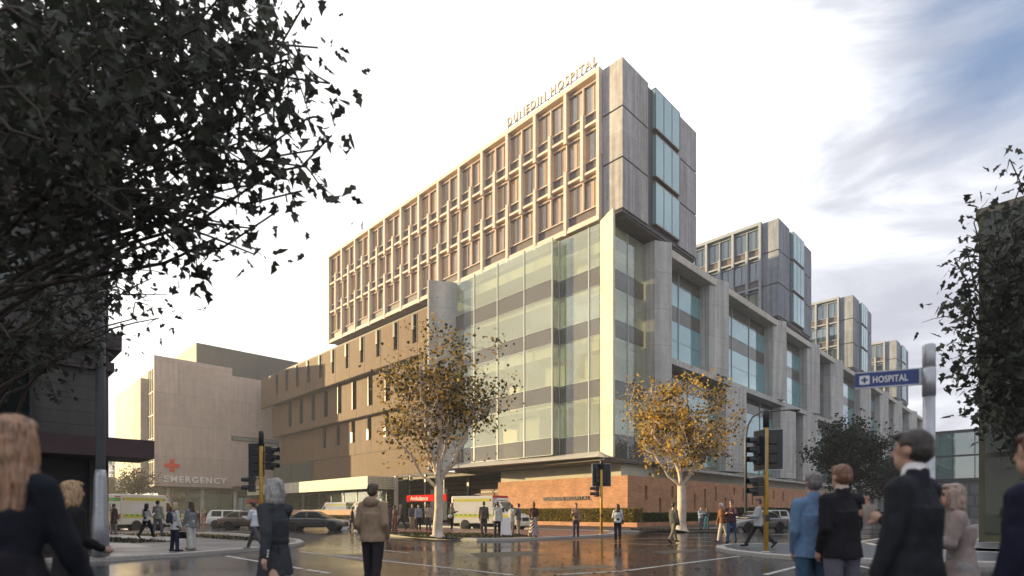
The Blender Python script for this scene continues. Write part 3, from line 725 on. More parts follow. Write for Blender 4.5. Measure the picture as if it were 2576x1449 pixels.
# ================================================================== hospital
M_FIN = mat('pale_precast', (0.66, 0.55, 0.475), 0.7, 0.10, 1.5, 0.1, fine=0.06)
M_FIN2 = mat('shaded_precast', (0.31, 0.335, 0.38), 0.6, 0.10, 1.5, fine=0.06)  # cooler, darker copy of the fin precast with shade put into its colour
M_SPAN = mat('spandrel_dark', (0.135, 0.11, 0.10), 0.35, 0.25, 0.7, fine=0.1)
M_FRAME = mat('window_metal', (0.20, 0.16, 0.12), 0.4, 0.1, 2)
M_DARKM = mat('dark_metal', (0.035, 0.035, 0.04), 0.4, 0.1, 2)
M_END = panel_mat('board_concrete', (0.37, 0.355, 0.355), 2.4, 9, 0.012, 0.6, 0.20, 0.75, 1.4, 0.0, 0.26, 0.14)
M_END2 = panel_mat('shaded_board_concrete', (0.22, 0.24, 0.275), 2.4, 9, 0.012, 0.6, 0.20, 0.75, 1.4, 0.0, 0.26, 0.14)  # bluer, darker copy of the board concrete: shade on the rear towers painted in
M_PODC = panel_mat('podium_concrete', (0.46, 0.455, 0.43), 1.9, 3.6, 0.02, 0.55, 0.12, 0.75, 0.8, 0.0, 0.20, 0.10)
M_RIM = panel_mat('rim_concrete', (0.56, 0.52, 0.44), 3.0, 2.75, 0.02, 0.5, 0.10, 0.7, 0.8, 0.0, 0.08, 0.05)
M_BROWN = panel_mat('brown_precast', (0.150, 0.088, 0.046), 60, 60, 0.001, 0.9, 0.16, 0.75, 1.0, 0.0, 0.12, 0.18)
M_EMER = panel_mat('pink_precast', (0.43, 0.345, 0.30), 5.8, 5.6, 0.022, 0.55, 0.14, 0.75, 0.7, 0.37, 0.08, 0.14)
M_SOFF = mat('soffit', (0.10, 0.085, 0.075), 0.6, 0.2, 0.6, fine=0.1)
M_SLAB = mat('glow_yellow_slab', (0.72, 0.66, 0.48), 0.7, 0.06, 0.8)  # yellowed slabs: the warm glow of the rooms is put into this colour
M_INT = mat('interior_wall', (0.74, 0.68, 0.48), 0.8, 0.18, 0.35)  # same warm room glow mixed into the wall colour
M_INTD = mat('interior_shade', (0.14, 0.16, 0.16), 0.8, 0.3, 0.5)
M_BRICK = brick_mat('red_brick', (0.60, 0.29, 0.145), (0.46, 0.20, 0.10), (0.46, 0.31, 0.20), 0.40, 0.13)
M_GL_WARM = glass_mat('tower_glass', (0.96, 0.94, 0.90), (0.30, 0.27, 0.24), 0.02, 0.04, top=0.28)
M_GL_COOL = glass_mat('tower_glass_cool', (0.55, 0.66, 0.70), (0.20, 0.27, 0.30), 0.16, 0.35)
M_GL_POD = glass_mat('podium_glass', (0.96, 0.99, 0.93), (0.74, 0.76, 0.56), 0.04, 0.20, top=0.40)
M_GL_BLUE = glass_mat('blue_glass', (0.60, 0.88, 0.90), (0.34, 0.74, 0.78), 0.22, 0.48)
M_GL_SPAN = glass_mat('spandrel_glass', (0.58, 0.58, 0.54), (0.23, 0.215, 0.185), 0.06, 0.52, top=0.5)
M_GL_GREEN = glass_mat('green_glass', (0.42, 0.62, 0.52), (0.04, 0.13, 0.10), 0.22, 0.25)
M_GL_DARK = glass_mat('dark_glass', (0.25, 0.32, 0.30), (0.02, 0.03, 0.03), 0.06, 0.5, top=0.4)
M_MULL = mat('mullion_silver', (0.42, 0.47, 0.48), 0.35, 0.05, 2)
M_LETTER = mat('letter_cream', (0.58, 0.50, 0.38), 0.5, 0.06, 3)
M_LETG = mat('letter_silver', (0.80, 0.78, 0.76), 0.45, 0.05, 3)
M_RED = mat('sign_red', (0.62, 0.015, 0.010), 0.9, 0.04, 2, spec=0.05)
M_WHITE = mat('white_paint', (0.78, 0.78, 0.76), 0.4, 0.04, 2)
def blind_mat(name, c1, c2, w):
    m, t, b = _new(name); b.inputs['Roughness'].default_value = 0.85
    vec, obj = wallvec(t)
    oi = N(t, 'ShaderNodeObjectInfo')
    ad = N(t, 'ShaderNodeVectorMath', op='ADD'); t.links.new(vec, ad.inputs[0])
    sc = N(t, 'ShaderNodeVectorMath', op='SCALE'); sc.inputs[0].default_value = (5, 0, 0); t.links.new(oi.outputs['Random'], sc.inputs['Scale']); t.links.new(sc.outputs[0], ad.inputs[1])
    wv = N(t, 'ShaderNodeTexVoronoi'); wv.voronoi_dimensions = '1D'; wv.inputs['Scale'].default_value = 1 / w
    sx = N(t, 'ShaderNodeSeparateXYZ'); t.links.new(ad.outputs[0], sx.inputs[0]); t.links.new(sx.outputs[0], wv.inputs['W'])
    r = N(t, 'ShaderNodeValToRGB'); r.color_ramp.interpolation = 'CONSTANT'; e = r.color_ramp.elements
    e[0].color = c4(c1); e[1].position = 0.62; e[1].color = c4(c2)
    s2 = N(t, 'ShaderNodeSeparateColor'); t.links.new(wv.outputs['Color'], s2.inputs[0]); t.links.new(s2.outputs[0], r.inputs[0]); t.links.new(r.outputs[0], b.inputs['Base Color'])
    return m
M_BLIND = blind_mat('curtain_warm', (0.90, 0.60, 0.30), (0.50, 0.40, 0.33), 0.62)
M_BLINDC = blind_mat('curtain_cool', (0.26, 0.30, 0.32), (0.13, 0.15, 0.17), 0.8)

def tower(uc, vc, nb, label, first):
    """stacked ward tower: corner nearest the crossing at (uc, vc), ward wall running back along v"""
    t = root('hospital_tower', uc, vc, label, 'tower', 'ward towers standing in a row on the podium')
    mf = M_FIN if first else M_FIN2  # rear towers take the copies that carry the front tower's shade
    y0 = 2.25; bw = 4.08; Lg = nb * bw; y1 = y0 + Lg; Z0 = 28.85; lh = 4.50; ztop = Z0 + 3 * lh
    W = 14.2
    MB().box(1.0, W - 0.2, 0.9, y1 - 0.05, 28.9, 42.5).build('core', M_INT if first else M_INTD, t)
    f = MB(); f.box(-0.5, 0.25, y0, y1 + 0.32, ztop - 0.02, ztop + 0.42); f.box(-0.5, 0.25, y0, y0 + 0.32, Z0 - 0.3, ztop - 0.024); f.box(-0.5, 0.25, y1, y1 + 0.32, Z0 - 0.3, ztop - 0.024)
    f.box(-0.46, 0.9, y0 + 0.32, y1, Z0 - 0.3, Z0 - 0.02)
    f.build('outer_frame', mf, t)
    MB().box(0.25, W, y0 + 0.1, y1 + 0.3, 42.505, 42.80).build('roof', M_FIN2, t)
    if not first:
        for (mx_, my_, mh) in ((0.6, y0 + 5.2, 0.9), (0.7, y0 + 9.4, 0.6), (3.0, y0 + 3.0, 0.7)):
            MB().tube([(mx_, my_, 42.8), (mx_, my_, 42.8 + mh)], 0.05, 6).build('roof_vent', M_DARKM, t)
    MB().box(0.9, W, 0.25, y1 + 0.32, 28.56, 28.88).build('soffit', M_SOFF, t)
    MB().box(0.25, W, y1 + 0.02, y1 + 0.32, 28.9, 42.5).build('rear_wall', M_END, t)
    # podium storey set back under the tower
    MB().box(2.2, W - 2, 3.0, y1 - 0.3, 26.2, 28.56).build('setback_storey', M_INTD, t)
    # shared meshes
    hw = bw / 2
    fm = MB(); zs, zt = 1.36, 4.12
    fm.box(-0.02, 0.11, 0.02, 0.10, zs, zt); fm.box(-0.02, 0.11, hw - 0.08, hw, zs, zt); fm.box(-0.02, 0.11, 0.10, hw - 0.08, zs, zs + 0.07); fm.box(-0.02, 0.11, 0.10, hw - 0.08, zt - 0.07, zt)
    fm.box(0.0, 0.06, hw * 0.42, hw * 0.42 + 0.05, zs + 0.07, zt - 0.07)
    me_f = fm.mesh('window', M_FRAME if first else M_DARKM)
    me_p = MB().box(0.065, 0.072, 0.10, hw - 0.08, zs + 0.07, zt - 0.07).mesh('pane', M_GL_WARM if first else M_GL_COOL)
    me_b = MB().box(0.12, 0.15, 0.0, hw, zs - 0.1, zt + 0.38).mesh('curtain', M_BLIND if first else M_BLINDC)
    me_s = MB().box(0.02, 0.30, 0.0, hw, 0.30, 1.26).mesh('spandrel', M_SPAN)
    me_l = MB().box(-0.40, 0.25, 0.0, hw, 0.0, 0.24).mesh('ledge', mf); me_i = MB().box(-0.16, 0.25, 0.0, hw, 1.264, 1.355).mesh('sill', mf); me_h = MB().box(-0.10, 0.25, 0.0, hw, 4.13, 4.22).mesh('head_rail', mf)
    for k in range(3):
        z = Z0 + k * lh
        for j in range(nb * 2):
            y = y0 + 0.0 + j * hw
            o = link('spandrel', me_s, t, (0, y, z)); link('ledge', me_l, t, (0, y, z)); link('sill', me_i, t, (0, y, z)); link('head_rail', me_h, t, (0, y, z))
            w = link('window', me_f, t, (0, y, z)); link('pane', me_p, w); link('curtain', me_b, w)
    fin_hi = MB().box(-0.5, 0.3, -0.17, 0.17, -0.42, lh).mesh('fin', mf)
    fin_lo = MB().box(-0.5, 0.3, -0.17, 0.17, -0.42, lh + 1.36).mesh('fin', mf)
    for k in range(3):
        z = Z0 + k * lh
        for j in range(nb + 1):
            y = y0 + j * bw + (hw if k == 1 else 0)
            if y > y1 - 0.1 or (k != 1 and j in (0,)): continue
            link('fin', fin_hi if k == 2 else fin_lo, t, (0, y, z))
    mul = MB().box(-0.26, 0.10, -0.055, 0.055, 1.36, 4.13).mesh('mullion', mf)
    for k in range(3):
        for j in range(nb):
            link('mullion', mul, t, (0, y0 + j * bw + (0 if k == 1 else hw), Z0 + k * lh))
    # end wall: three stacked boxes with shadow joints, a glazed bay in each
    zz = ((29.0, 33.50), (33.66, 38.12), (38.28, 42.6))
    for (a, b) in zz:
        MB().box(0, 4.35, 0, 2.18, a, b).build('end_panel', M_END if first else M_END2, t)
        MB().box(10.2, W, 0, 3.0, a, b).build('end_panel', M_END if first else M_END2, t)
        g = MB()
        g.box(5.35, 10.15, -0.22, 0.9, a + 0.36, a + 0.5); g.box(5.35, 10.15, -0.22, 0.9, b - 0.10, b + 0.02)
        for x in (5.35, 6.9, 8.5, 10.09): g.box(x, x + 0.06, -0.25, -0.20, a + 0.5, b - 0.10)
        bay = g.build('bay_window', M_MULL if not first else M_FRAME, t)
        p = MB(); p.box(5.41, 10.12, -0.22, -0.205, a + 0.5, b - 0.1); p.box(5.36, 5.372, -0.2, 0.9, a + 0.5, b - 0.1); p.box(10.128, 10.14, -0.2, -0.01, a + 0.5, b - 0.1)
        p.build('pane', M_GL_BLUE, bay)
        MB().box(5.3, 10.2, 0.7, 0.9, a - 0.16, b).build('recess_wall', M_INTD, t)
    MB().box(4.35, 5.30, 0.9, 1.0, 29.0, 42.5).build('recess_wall', M_INTD, t)
    MB().box(0.12, W - 0.1, 0.12, 2.1, 28.72, 42.42).build('shadow_joint', M_DARKM, t)
    return t
TOWERS = ((42.34, 28.2, 13, 'tallest nearest ward tower with sunlit stone fins and orange curtains above the glass corner', True),
          (81.0, 28.2, 6, 'grey ward tower second in the row, right behind the sunlit one', False),
          (119.6, 28.2, 5, 'grey ward tower third in the row above the street trees', False),
          (158.2, 28.2, 4, 'smallest grey ward tower at the far end of the row, behind the blue sign', False))
for a in TOWERS: tower(*a)

# ---- rooftop letters
def A_fn(u, vc, h, d=0.0):      # upright letters facing the A street; x runs towards smaller v
    return lambda x, y, z: (u - z - d, vc - x, h + y)
def B_fn(uc, v, h):             # upright letters facing the B street
    return lambda x, y, z: (uc + x, v - z, h + y)
rs = root('rooftop_sign', 41.84, 36.7, 'cream raised letters DUNEDIN HOSPITAL standing along the tallest tower roof edge', 'sign')
b = MB((41.84, 36.7, 0)); text_mb(b, 'DUNEDIN HOSPITAL', 1.22, A_fn(41.95, 36.7, 43.18), 0.09, 0.012, 1.25, 11.9); b.build('lettering', M_LETTER, rs)
b = MB((41.84, 36.7, 0))
b.box(41.93, 41.99, 30.8, 42.6, 43.05, 43.11)
for k in range(9): b.box(41.9, 42.0, 30.9 + k * 1.45, 30.96 + k * 1.45, 42.8, 43.05)
b.build('sign_rail', M_FRAME, rs)

# ---- podium: glazed corner box and the folded street front
pod = root('hospital_podium', 41.0, 27.7, 'long glass and concrete podium with glazed corner box and folded concrete bays under the towers', 'building')
PO = (41.0, 27.7, 0)
def pb(): return MB(PO)
HB, HT = 6.3, 28.3
# structure behind the glass
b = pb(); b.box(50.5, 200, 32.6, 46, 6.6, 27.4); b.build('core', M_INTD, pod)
b = pb(); b.box(47.0, 47.3, 33.0, 50.2, 7.0, 26.2); b.box(46.8, 50.4, 33.2, 33.5, 7.0, 26.2); b.build('inner_wall', M_INT, pod)
for (a, c) in ((11.75, 12.1), (16.85, 17.8), (22.1, 22.5)):
    b = pb(); b.prism([(42.9, 31.2), (52, 31.2), (52, 50.2), (41.5, 50.2), (41.5, 36.0), (42.9, 36.0)], a, c); b.build('floor_slab', M_SLAB, pod)
b = pb(); b.prism([(43.0, 31.0), (200, 31.0), (200, 46), (58, 46), (58, 50.3), (41.6, 50.3), (41.6, 36.0), (43.0, 36.0)], 26.1, 27.1); b.build('roof', M_SLAB, pod)
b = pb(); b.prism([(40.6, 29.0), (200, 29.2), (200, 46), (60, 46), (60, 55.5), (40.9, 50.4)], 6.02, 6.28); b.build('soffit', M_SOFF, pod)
for (u, v) in ((44.6, 33.5), (44.6, 37.5), (44.6, 42), (44.6, 46.5)):
    b = pb()
    for (a, c) in ((6.3, 11.74), (12.11, 16.84), (17.81, 22.09), (22.51, 26.09)): b.cyl((u, v, a), (u, v, c), 0.32, 16)
    b.build('column', M_SLAB, pod, True)
lev = [(7.0, 8.7, 1), (8.7, 12.1, 0), (12.1, 13.8, 1), (13.8, 17.9, 0), (17.9, 19.5, 1), (19.5, 22.5, 0), (22.5, 24.25, 1), (24.25, 28.25, 0)]
vs = [50.35, 47.0, 43.2, 39.2, 35.4]
def pane_between(p, q, z0, z1, th=0.03):
    d = Vector((q[0] - p[0], q[1] - p[1])); n = Vector((-d.y, d.x)).normalized() * th * 0.5
    d = d.normalized() * 0.03
    return [(p[0] + d.x + n.x, p[1] + d.y + n.y), (q[0] - d.x + n.x, q[1] - d.y + n.y), (q[0] - d.x - n.x, q[1] - d.y - n.y), (p[0] + d.x - n.x, p[1] + d.y - n.y)], z0, z1
def glaze(p, q, levels, gm, sm, gap=0.025):
    for (z0, z1, sp) in levels:
        b = pb(); b.prism(*pane_between(p, q, z0 + gap, z1 - gap)); b.build('spandrel_pane' if sp else 'glass_pane', sm if sp else gm, pod)
segs = [((41.0, vs[i]), (41.0, vs[i + 1])) for i in range(4)] + [((41.0, 35.4), (42.0, 35.36))] + [((42.0, 35.36), (42.0, 31.7)), ((42.0, 31.7), (42.0, 30.45))]
for p, q in segs: glaze(p, q, lev, M_GL_POD, M_GL_SPAN)
for (u, v) in [(41.0, x) for x in vs] + [(42.0, 35.36), (42.0, 31.7)]:
    b = pb(); b.box(u - 0.07, u + 0.07, v - 0.06, v + 0.06, 7.0, 28.25); b.build('mullion', M_MULL, pod)
b = pb()
for (z0, z1, sp) in lev:
    b.box(40.95, 41.05, 35.46, 50.3, z0 - 0.02, z0 + 0.02); b.box(41.95, 42.05, 30.5, 35.3, z0 - 0.02, z0 + 0.02)
b.build('transom', M_MULL, pod)
# blinds and partitions behind the corner glass
for (v0, v1, z0, z1, mm) in ((31.0, 34.4, 24.4, 26.0, M_INT), (36, 38.6, 13.9, 16.7, M_SLAB), (43.5, 46.5, 19.6, 22, M_INTD), (39.5, 42.8, 8.8, 11.6, M_SLAB), (31.0, 33.4, 13.9, 16.7, M_INT), (31.2, 34.6, 19.6, 22.0, M_INTD)):
    b = pb(); b.box(43.6, 43.7, v0, v1, z0, z1); b.build('partition', mm, pod)
# flared concrete rim of the corner box
b = pb(); b.prism([(42.0, 30.42), (41.25, 29.0), (41.0, 28.3), (41.22, 28.24), (42.5, 29.9), (42.5, 30.42)], HB, HT + 0.1); b.build('corner_jamb', M_RIM, pod)
b = pb(); b.prism([(40.95, 50.4), (38.35, 52.0), (38.35, 52.25), (41.3, 55.4), (41.3, 50.4)], HB, HT); b.build('side_jamb', M_PODC, pod)
b = pb(); b.hexa([(39.9, 29.2, 6.29), (42.0, 29.2, 6.29), (42.0, 50.38, 6.29), (39.0, 50.38, 6.29)], [(41.9, 30.45, 6.98), (42.0, 30.45, 6.98), (42.0, 50.38, 6.98), (40.9, 50.38, 6.98)]); b.build('sill', M_RIM, pod)
# B side of the corner box
bl = [(6.5, 8.7, 1), (8.7, 12.1, 0), (12.1, 13.8, 1), (13.8, 17.9, 0), (17.9, 19.5, 1), (19.5, 22.5, 0), (22.5, 24.25, 1), (24.25, 28.25, 0)]
for p, q in (((42.6, 29.8), (45.6, 29.8)), ((45.6, 29.8), (48.5, 29.8))): glaze(p, q, bl, M_GL_POD, M_GL_SPAN)
b = pb(); b.box(45.55, 45.65, 29.74, 29.86, 6.5, 28.2); b.box(42.5, 42.6, 29.74, 29.86, 6.5, 28.2); b.build('mullion', M_MULL, pod)
b = pb(); b.box(42.6, 200, 29.9, 31.0, 6.29, 6.6); b.build('floor_slab', M_SLAB, pod)
TIPV, INV, GLV = 27.7, 28.6, 29.75
def bay_fin(ul, ut, z0, z1):
    b = pb(); b.prism([(ul, GLV + 0.9), (ul, INV), (ut - 0.05, TIPV), (ut + 0.12, TIPV), (ut + 0.12, GLV + 0.9)], z0, z1); b.build('folded_pier', M_PODC, pod)
def bay_glass(u0, u1, levels, n, dark=False):
    for i in range(n):
        a = u0 + (u1 - u0) * i / n; c = u0 + (u1 - u0) * (i + 1) / n
        glaze((a, GLV), (c, GLV), levels, M_GL_BLUE if not dark else M_GL_COOL, M_GL_SPAN)
        if i:
            b = pb(); b.box(a - 0.05, a + 0.05, GLV - 0.1, GLV + 0.04, levels[0][0], levels[-1][1]); b.build('mullion', M_MULL, pod)
bay_fin(48.6, 50.2, HB, HT)
UP = [(17.3, 19.9, 0), (19.9, 22.0, 0), (22.0, 23.6, 1), (23.6, 26.0, 0), (26.0, 27.4, 1)]
up = [(50.2, 60.5, 63.5, 2), (63.5, 79.9, 82.5, 3), (82.5, 94.5, 97.6, 2), (97.6, 107, 111, 1), (111, 127, 131, 1), (131, 143.5, 147, 1), (147, 157.5, 161.9, 1), (161.9, 176, 181, 1), (181, 194, 200, 1)]
for (u0, ul, ut, n) in up:
    bay_fin(ul, ut, 17.2, HT); bay_glass(u0 + 0.15, ul - 0.02, UP, n, ut in (111, 161.9))
LO = [(6.6, 9.6, 0), (9.6, 11.3, 1), (11.3, 14.6, 0), (14.6, 16.5, 1)]
lo = [(50.2, 64.8, 68.6, 2), (68.6, 83.0, 86.4, 3), (86.4, 92.5, 96.5, 2), (96.5, 110, 114, 1), (114, 127, 131, 1), (131, 144, 149, 1), (149, 163, 168, 1), (168, 192, 200, 1)]
for (u0, ul, ut, n) in lo:
    bay_fin(ul, ut, HB, 16.55); bay_glass(u0 + 0.15, ul - 0.02, LO, n, ut in (96.5, 114))
b = pb(); b.box(50.35, 200, 28.25, 30.6, 27.42, 28.2); b.build('roof_ledge', M_RIM, pod)
b = pb(); b.box(50.35, 200, 28.3, 30.6, 16.56, 17.19); b.build('ledge', M_PODC, pod)
b = pb(); b.prism([(50.35, 28.05), (200, 28.05), (200, 29.0), (50.35, 29.0)], 5.75, 6.018); b.build('ledge', M_PODC, pod)
# recessed storey between the brick base and the soffit
b = pb(); b.box(44.2, 130, 29.6, 30.0, 4.75, 6.0); b.box(44.2, 44.6, 30.0, 46.0, 4.75, 6.0); b.build('clerestory_wall', mat('cream_fascia', (0.52, 0.49, 0.40), 0.7, 0.1, 0.6), pod)
b = pb(); b.box(130, 200, 29.3, 29.6, 0, 6.0); b.build('undercroft_wall', M_INTD, pod)
for k in range(9): pb().box(132 + k * 7.5, 132.5 + k * 7.5, 28.4, 28.9, 0, 5.74).build('undercroft_column', M_PODC, pod)

# ---- brick base
bw_ = root('brick_base_wall', 42.4, 27.7, 'low brick wall with slot windows wrapping the hospital corner, raised letters on its sunlit side', 'wall')
BO = (42.4, 27.7, 0)
slots = []
for (px, y0, y1) in ((1626, 1222, 1258), (1661, 1207, 1240), (1627, 1264, 1282), (1661, 1253, 1288), (1692, 1223, 1253), (1721, 1224, 1268), (1748, 1242, 1282), (1774, 1230, 1285), (1801, 1218, 1260), (1825, 1252, 1282), (1847, 1222, 1245), (1928, 1243, 1268), (1947, 1232, 1255), (2007, 1251, 1275), (2024, 1268, 1280), (2038, 1269, 1280), (1870, 1228, 1262), (1893, 1240, 1270), (1970, 1238, 1262), (2060, 1245, 1268)):
    r = (px - 1288) / F; u = 27.7 * (1 + r) / (1 - r); d = u + 27.7
    slots.append((u, EYE + (1289 - y1) * d / (F / S2), EYE + (1289 - y0) * d / (F / S2)))
b = MB(BO)
slots.sort()
x = 42.4
for (u, z0, z1) in slots:       # the wall is built round its slots
    if u - 0.22 <= x: continue
    b.box(x, u - 0.22, 27.7, 28.1, 0, 4.7); b.box(u - 0.22, u + 0.22, 27.7, 28.1, 0, max(0.3, z0)); b.box(u - 0.22, u + 0.22, 27.7, 28.1, min(z1, 4.3), 4.7); x = u + 0.22
b.box(x, 130, 27.7, 28.1, 0, 4.7); b.box(42.4, 42.8, 28.1, 44.6, 0, 4.7); b.build('wall', M_BRICK, bw_)
for (u, z0, z1) in slots:
    b = MB(BO); b.box(u - 0.22, u + 0.22, 27.95, 28.0, max(0.3, z0), min(z1, 4.3)); b.build('slot_window', M_GL_DARK, bw_)
b = MB(BO); b.box(42.9, 130, 28.12, 29.5, 4.45, 4.66); b.box(42.82, 44.0, 29.5, 44.6, 4.45, 4.66); b.build('coping', M_PODC, bw_)
b = MB(BO); text_mb(b, 'DUNEDIN HOSPITAL', 0.52, A_fn(42.33, 34.85, 2.55), 0.05, 0.012, 1.2, 5.9); b.build('lettering', mat('letter_shadow_dark', (0.13, 0.095, 0.085), 0.4, 0.05), bw_)  # silvery letters coloured dark: the shadows round them are put into the tone

# ---- brown wing with three stepped storeys and the ambulance bay below
wing = root('clinic_wing', 41.0, 55.5, 'brown precast wing of three stepped storeys with narrow slot windows left of the glass corner', 'building')
WO = (41.0, 55.5, 0)
def wb(): return MB(WO)
def level(up_, v0, v1, z0, z1, vend, step, kind, seed):
    """one storey of precast panels with a slot window at the side of each"""
    rnd = random.Random(seed)
    v = vend; b_panel = wb(); b_slot = []; n = 0
    pw = step; sw = 1.05
    cur = v1
    b = wb()
    b.box(up_, up_ + 0.5, v1, v1 + 0.001 + (vend - v1), z0, z1)
    v = v1
    while v > v0 + 0.3:
        a = max(v - pw, v0)
        full = a > v0 + 0.01 or v - a > pw * 0.7
        za, zb = (z0 + (z1 - z0) * 0.30, z1 - 0.12) if kind == 0 else ((z0 + (z1 - z0) * 0.22, z1 - 0.12) if kind == 1 else (z0 + (z1 - z0) * 0.36, z1 - 0.10))
        if full:
            b.box(up_, up_ + 0.5, a + sw + 0.06, v - 0.03, z0, z1)
            b.box(up_, up_ + 0.5, a + 0.03, a + sw + 0.06, z0, za); b.box(up_, up_ + 0.5, a + 0.03, a + sw + 0.06, zb, z1)
            b_slot.append((a + 0.06, a + sw + 0.06, za, zb))
        else: b.box(up_, up_ + 0.5, a, v - 0.03, z0, z1)
        v = a
    b.build('wall', M_BROWN, wing)
    for (a, c, za, zb) in b_slot:
        g = wb(); g.box(up_ + 0.36, up_ + 0.40, a, c, za, zb); g.build('slot_window', M_GL_DARK, wing)
        h = wb()
        zm = za + (zb - za) * 0.48
        if kind == 0: h.box(up_ - 0.16, up_ + 0.34, c - 0.42, c + 0.03, zm, zb + 0.03); h.box(up_ - 0.05, up_ + 0.34, a - 0.02, a + 0.06, za, zb)
        elif kind == 1: h.box(up_ - 0.12, up_ + 0.34, c - 0.14, c + 0.03, za, zb + 0.03)
        else: h.box(up_ - 0.16, up_ + 0.34, c - 0.5, c + 0.03, za - 0.02, zm)
        h.build('window_hood', M_DARKM, wing)
level(41.0, 55.5, 105.8, 21.4, 26.75, 109.5, 4.35, 0, 1)
level(42.2, 55.5, 103.0, 15.7, 21.35, 107.1, 4.6, 1, 2)
level(43.2, 55.5, 92.0, 10.3, 15.65, 105.5, 4.8, 2, 3)
b = wb(); b.box(43.35, 43.8, 55.5, 92.4, 6.5, 10.24); b.build('wall', M_BROWN, wing)
b = wb(); b.box(43.85, 62, 56.5, 108, 10.2, 26.6); b.build('core', M_INTD, wing)
b = wb(); b.box(41.05, 60, 55.5, 109.4, 26.76, 27.0); b.build('roof', M_SOFF, wing)
for (ua, ub, z) in ((41.1, 43.8, 21.36), (42.3, 44.2, 15.66), (43.3, 44.2, 10.25)):
    b = wb(); b.box(ua, ub, 55.6, 105, z, z + 0.03); b.build('soffit', M_SOFF, wing)
b = wb(); b.box(43.9, 60, 45.0, 92.3, 6.3, 6.48); b.build('bay_ceiling', M_SOFF, wing)
b = wb()
for k in range(12): b.box(44.2 + k * 0.9, 44.4 + k * 0.9, 46, 66, 5.9, 6.28)
b.build('ceiling_beams', mat('dark_timber', (0.07, 0.05, 0.04), 0.6, 0.2, 2), wing)
b = wb(); b.box(54, 54.4, 40, 110, 0, 6.3); b.build('bay_back_wall', mat('tan_cladding', (0.27, 0.19, 0.12), 0.7, 0.25, 0.5), wing)
b = wb()
for k in range(7): b.box(53.8, 53.995, 41, 100, 0.9 + k * 0.75, 1.08 + k * 0.75)
b.build('wall_slats', M_DARKM, wing)
b = wb(); b.box(46.0, 46.3, 45.0, 51.5, 0.0, 4.2); b.build('bay_side_wall', mat('timber_board', (0.22, 0.14, 0.08), 0.7, 0.3, 0.8), wing)
b = wb()
for k in range(4): b.box(45.9, 45.99, 45.1, 51.4, 0.8 + k * 1.0, 0.95 + k * 1.0)
b.build('wall_slats', M_DARKM, wing)
b = wb(); b.box(42.9, 43.3, 65.8, 66.3, 0, 6.45); b.build('column', M_FIN, wing)
b = wb(); b.box(43.0, 43.3, 59.0, 59.3, 0, 6.3); b.box(47.0, 47.4, 55.0, 55.4, 0, 6.3); b.build('column', M_DARKM, wing)
b = wb(); b.box(47.5, 47.6, 60.2, 64.0, 0.3, 4.6); b.build('pale_door', mat('pale_door', (0.62, 0.58, 0.42), 0.6, 0.06, 1), wing)
# glazed hall and screen canopy on the street
hall = root('glazed_hall', 38.6, 66.0, 'pale perforated canopy band over a dark green glass hall beside the brown wing', 'building')
HO = (38.6, 66.0, 0)
b = MB(HO); b.box(38.6, 38.9, 66.0, 110, 4.55, 6.25); b.box(38.9, 43.3, 66.0, 66.3, 4.55, 6.25); b.build('canopy_band', panel_mat('perforated_screen', (0.60, 0.58, 0.44), 1.1, 0.24, 0.03, 0.45, 0.1, 0.6, 2.0), hall)
b = MB(HO); b.box(38.9, 43.3, 66.3, 110, 6.0, 6.2); b.build('canopy_roof', M_SOFF, hall)
for k in range(11):
    b = MB(HO); b.box(41.6, 41.63, 66.1 + k * 4, 66.1 + k * 4 + 3.9, 0.15, 4.5); b.build('glass_pane', M_GL_GREEN, hall)
for k in range(12): MB(HO).box(41.52, 41.68, 66.0 + k * 4, 66.1 + k * 4, 0, 4.55).build('mullion', M_DARKM, hall)
b = MB(HO); rnd = random.Random(3)
for k in range(240):
    v = rnd.uniform(66.5, 96); z = rnd.uniform(0.6, 4.3); w = rnd.uniform(0.25, 0.9); b.box(42.6 + k * 0.003, 42.63 + k * 0.003, v, v + w, z, z + 0.10)
b.build('louvre_screen', mat('pale_louvre', (0.60, 0.60, 0.36), 0.6, 0.1, 1), hall)
b = MB(HO); b.box(44.5, 44.8, 66, 110, 0, 6); b.build('back_wall', mat('hall_green', (0.03, 0.06, 0.05), 0.7, 0.3, 0.6), hall)
# red sign over the ambulance entrance
sg = root('ambulance_sign', 42.6, 58.3, 'long red sign box with white word Ambulance over the ambulance entrance', 'sign')
b = MB((42.6, 58.3, 0)); b.box(42.5, 42.8, 54.0, 62.6, 2.78, 3.62); sb = b.build('sign_box', M_RED, sg)
b = MB((42.6, 58.3, 0)); text_mb(b, 'Ambulance', 0.82, A_fn(42.48, 59.7, 2.93), 0.02, 0.004, 1.0, 3.9); b.build('lettering', mat('letter_white', (0.85, 0.8, 0.7), 0.6, 0.02, spec=0.1), sg)
b = MB((42.6, 58.3, 0)); b.box(42.62, 42.7, 54.6, 54.7, 3.62, 6.3); b.box(42.62, 42.7, 62.0, 62.1, 3.62, 6.3); b.build('hanger', M_DARKM, sg)

# ---- emergency block
em = root('emergency_building', 23.85, 112.0, 'pinkish concrete emergency block with red cross and EMERGENCY letters, raised over a dark undercroft', 'building')
EO = (23.85, 112.0, 0)
def eb(): return MB(EO)
b = eb()
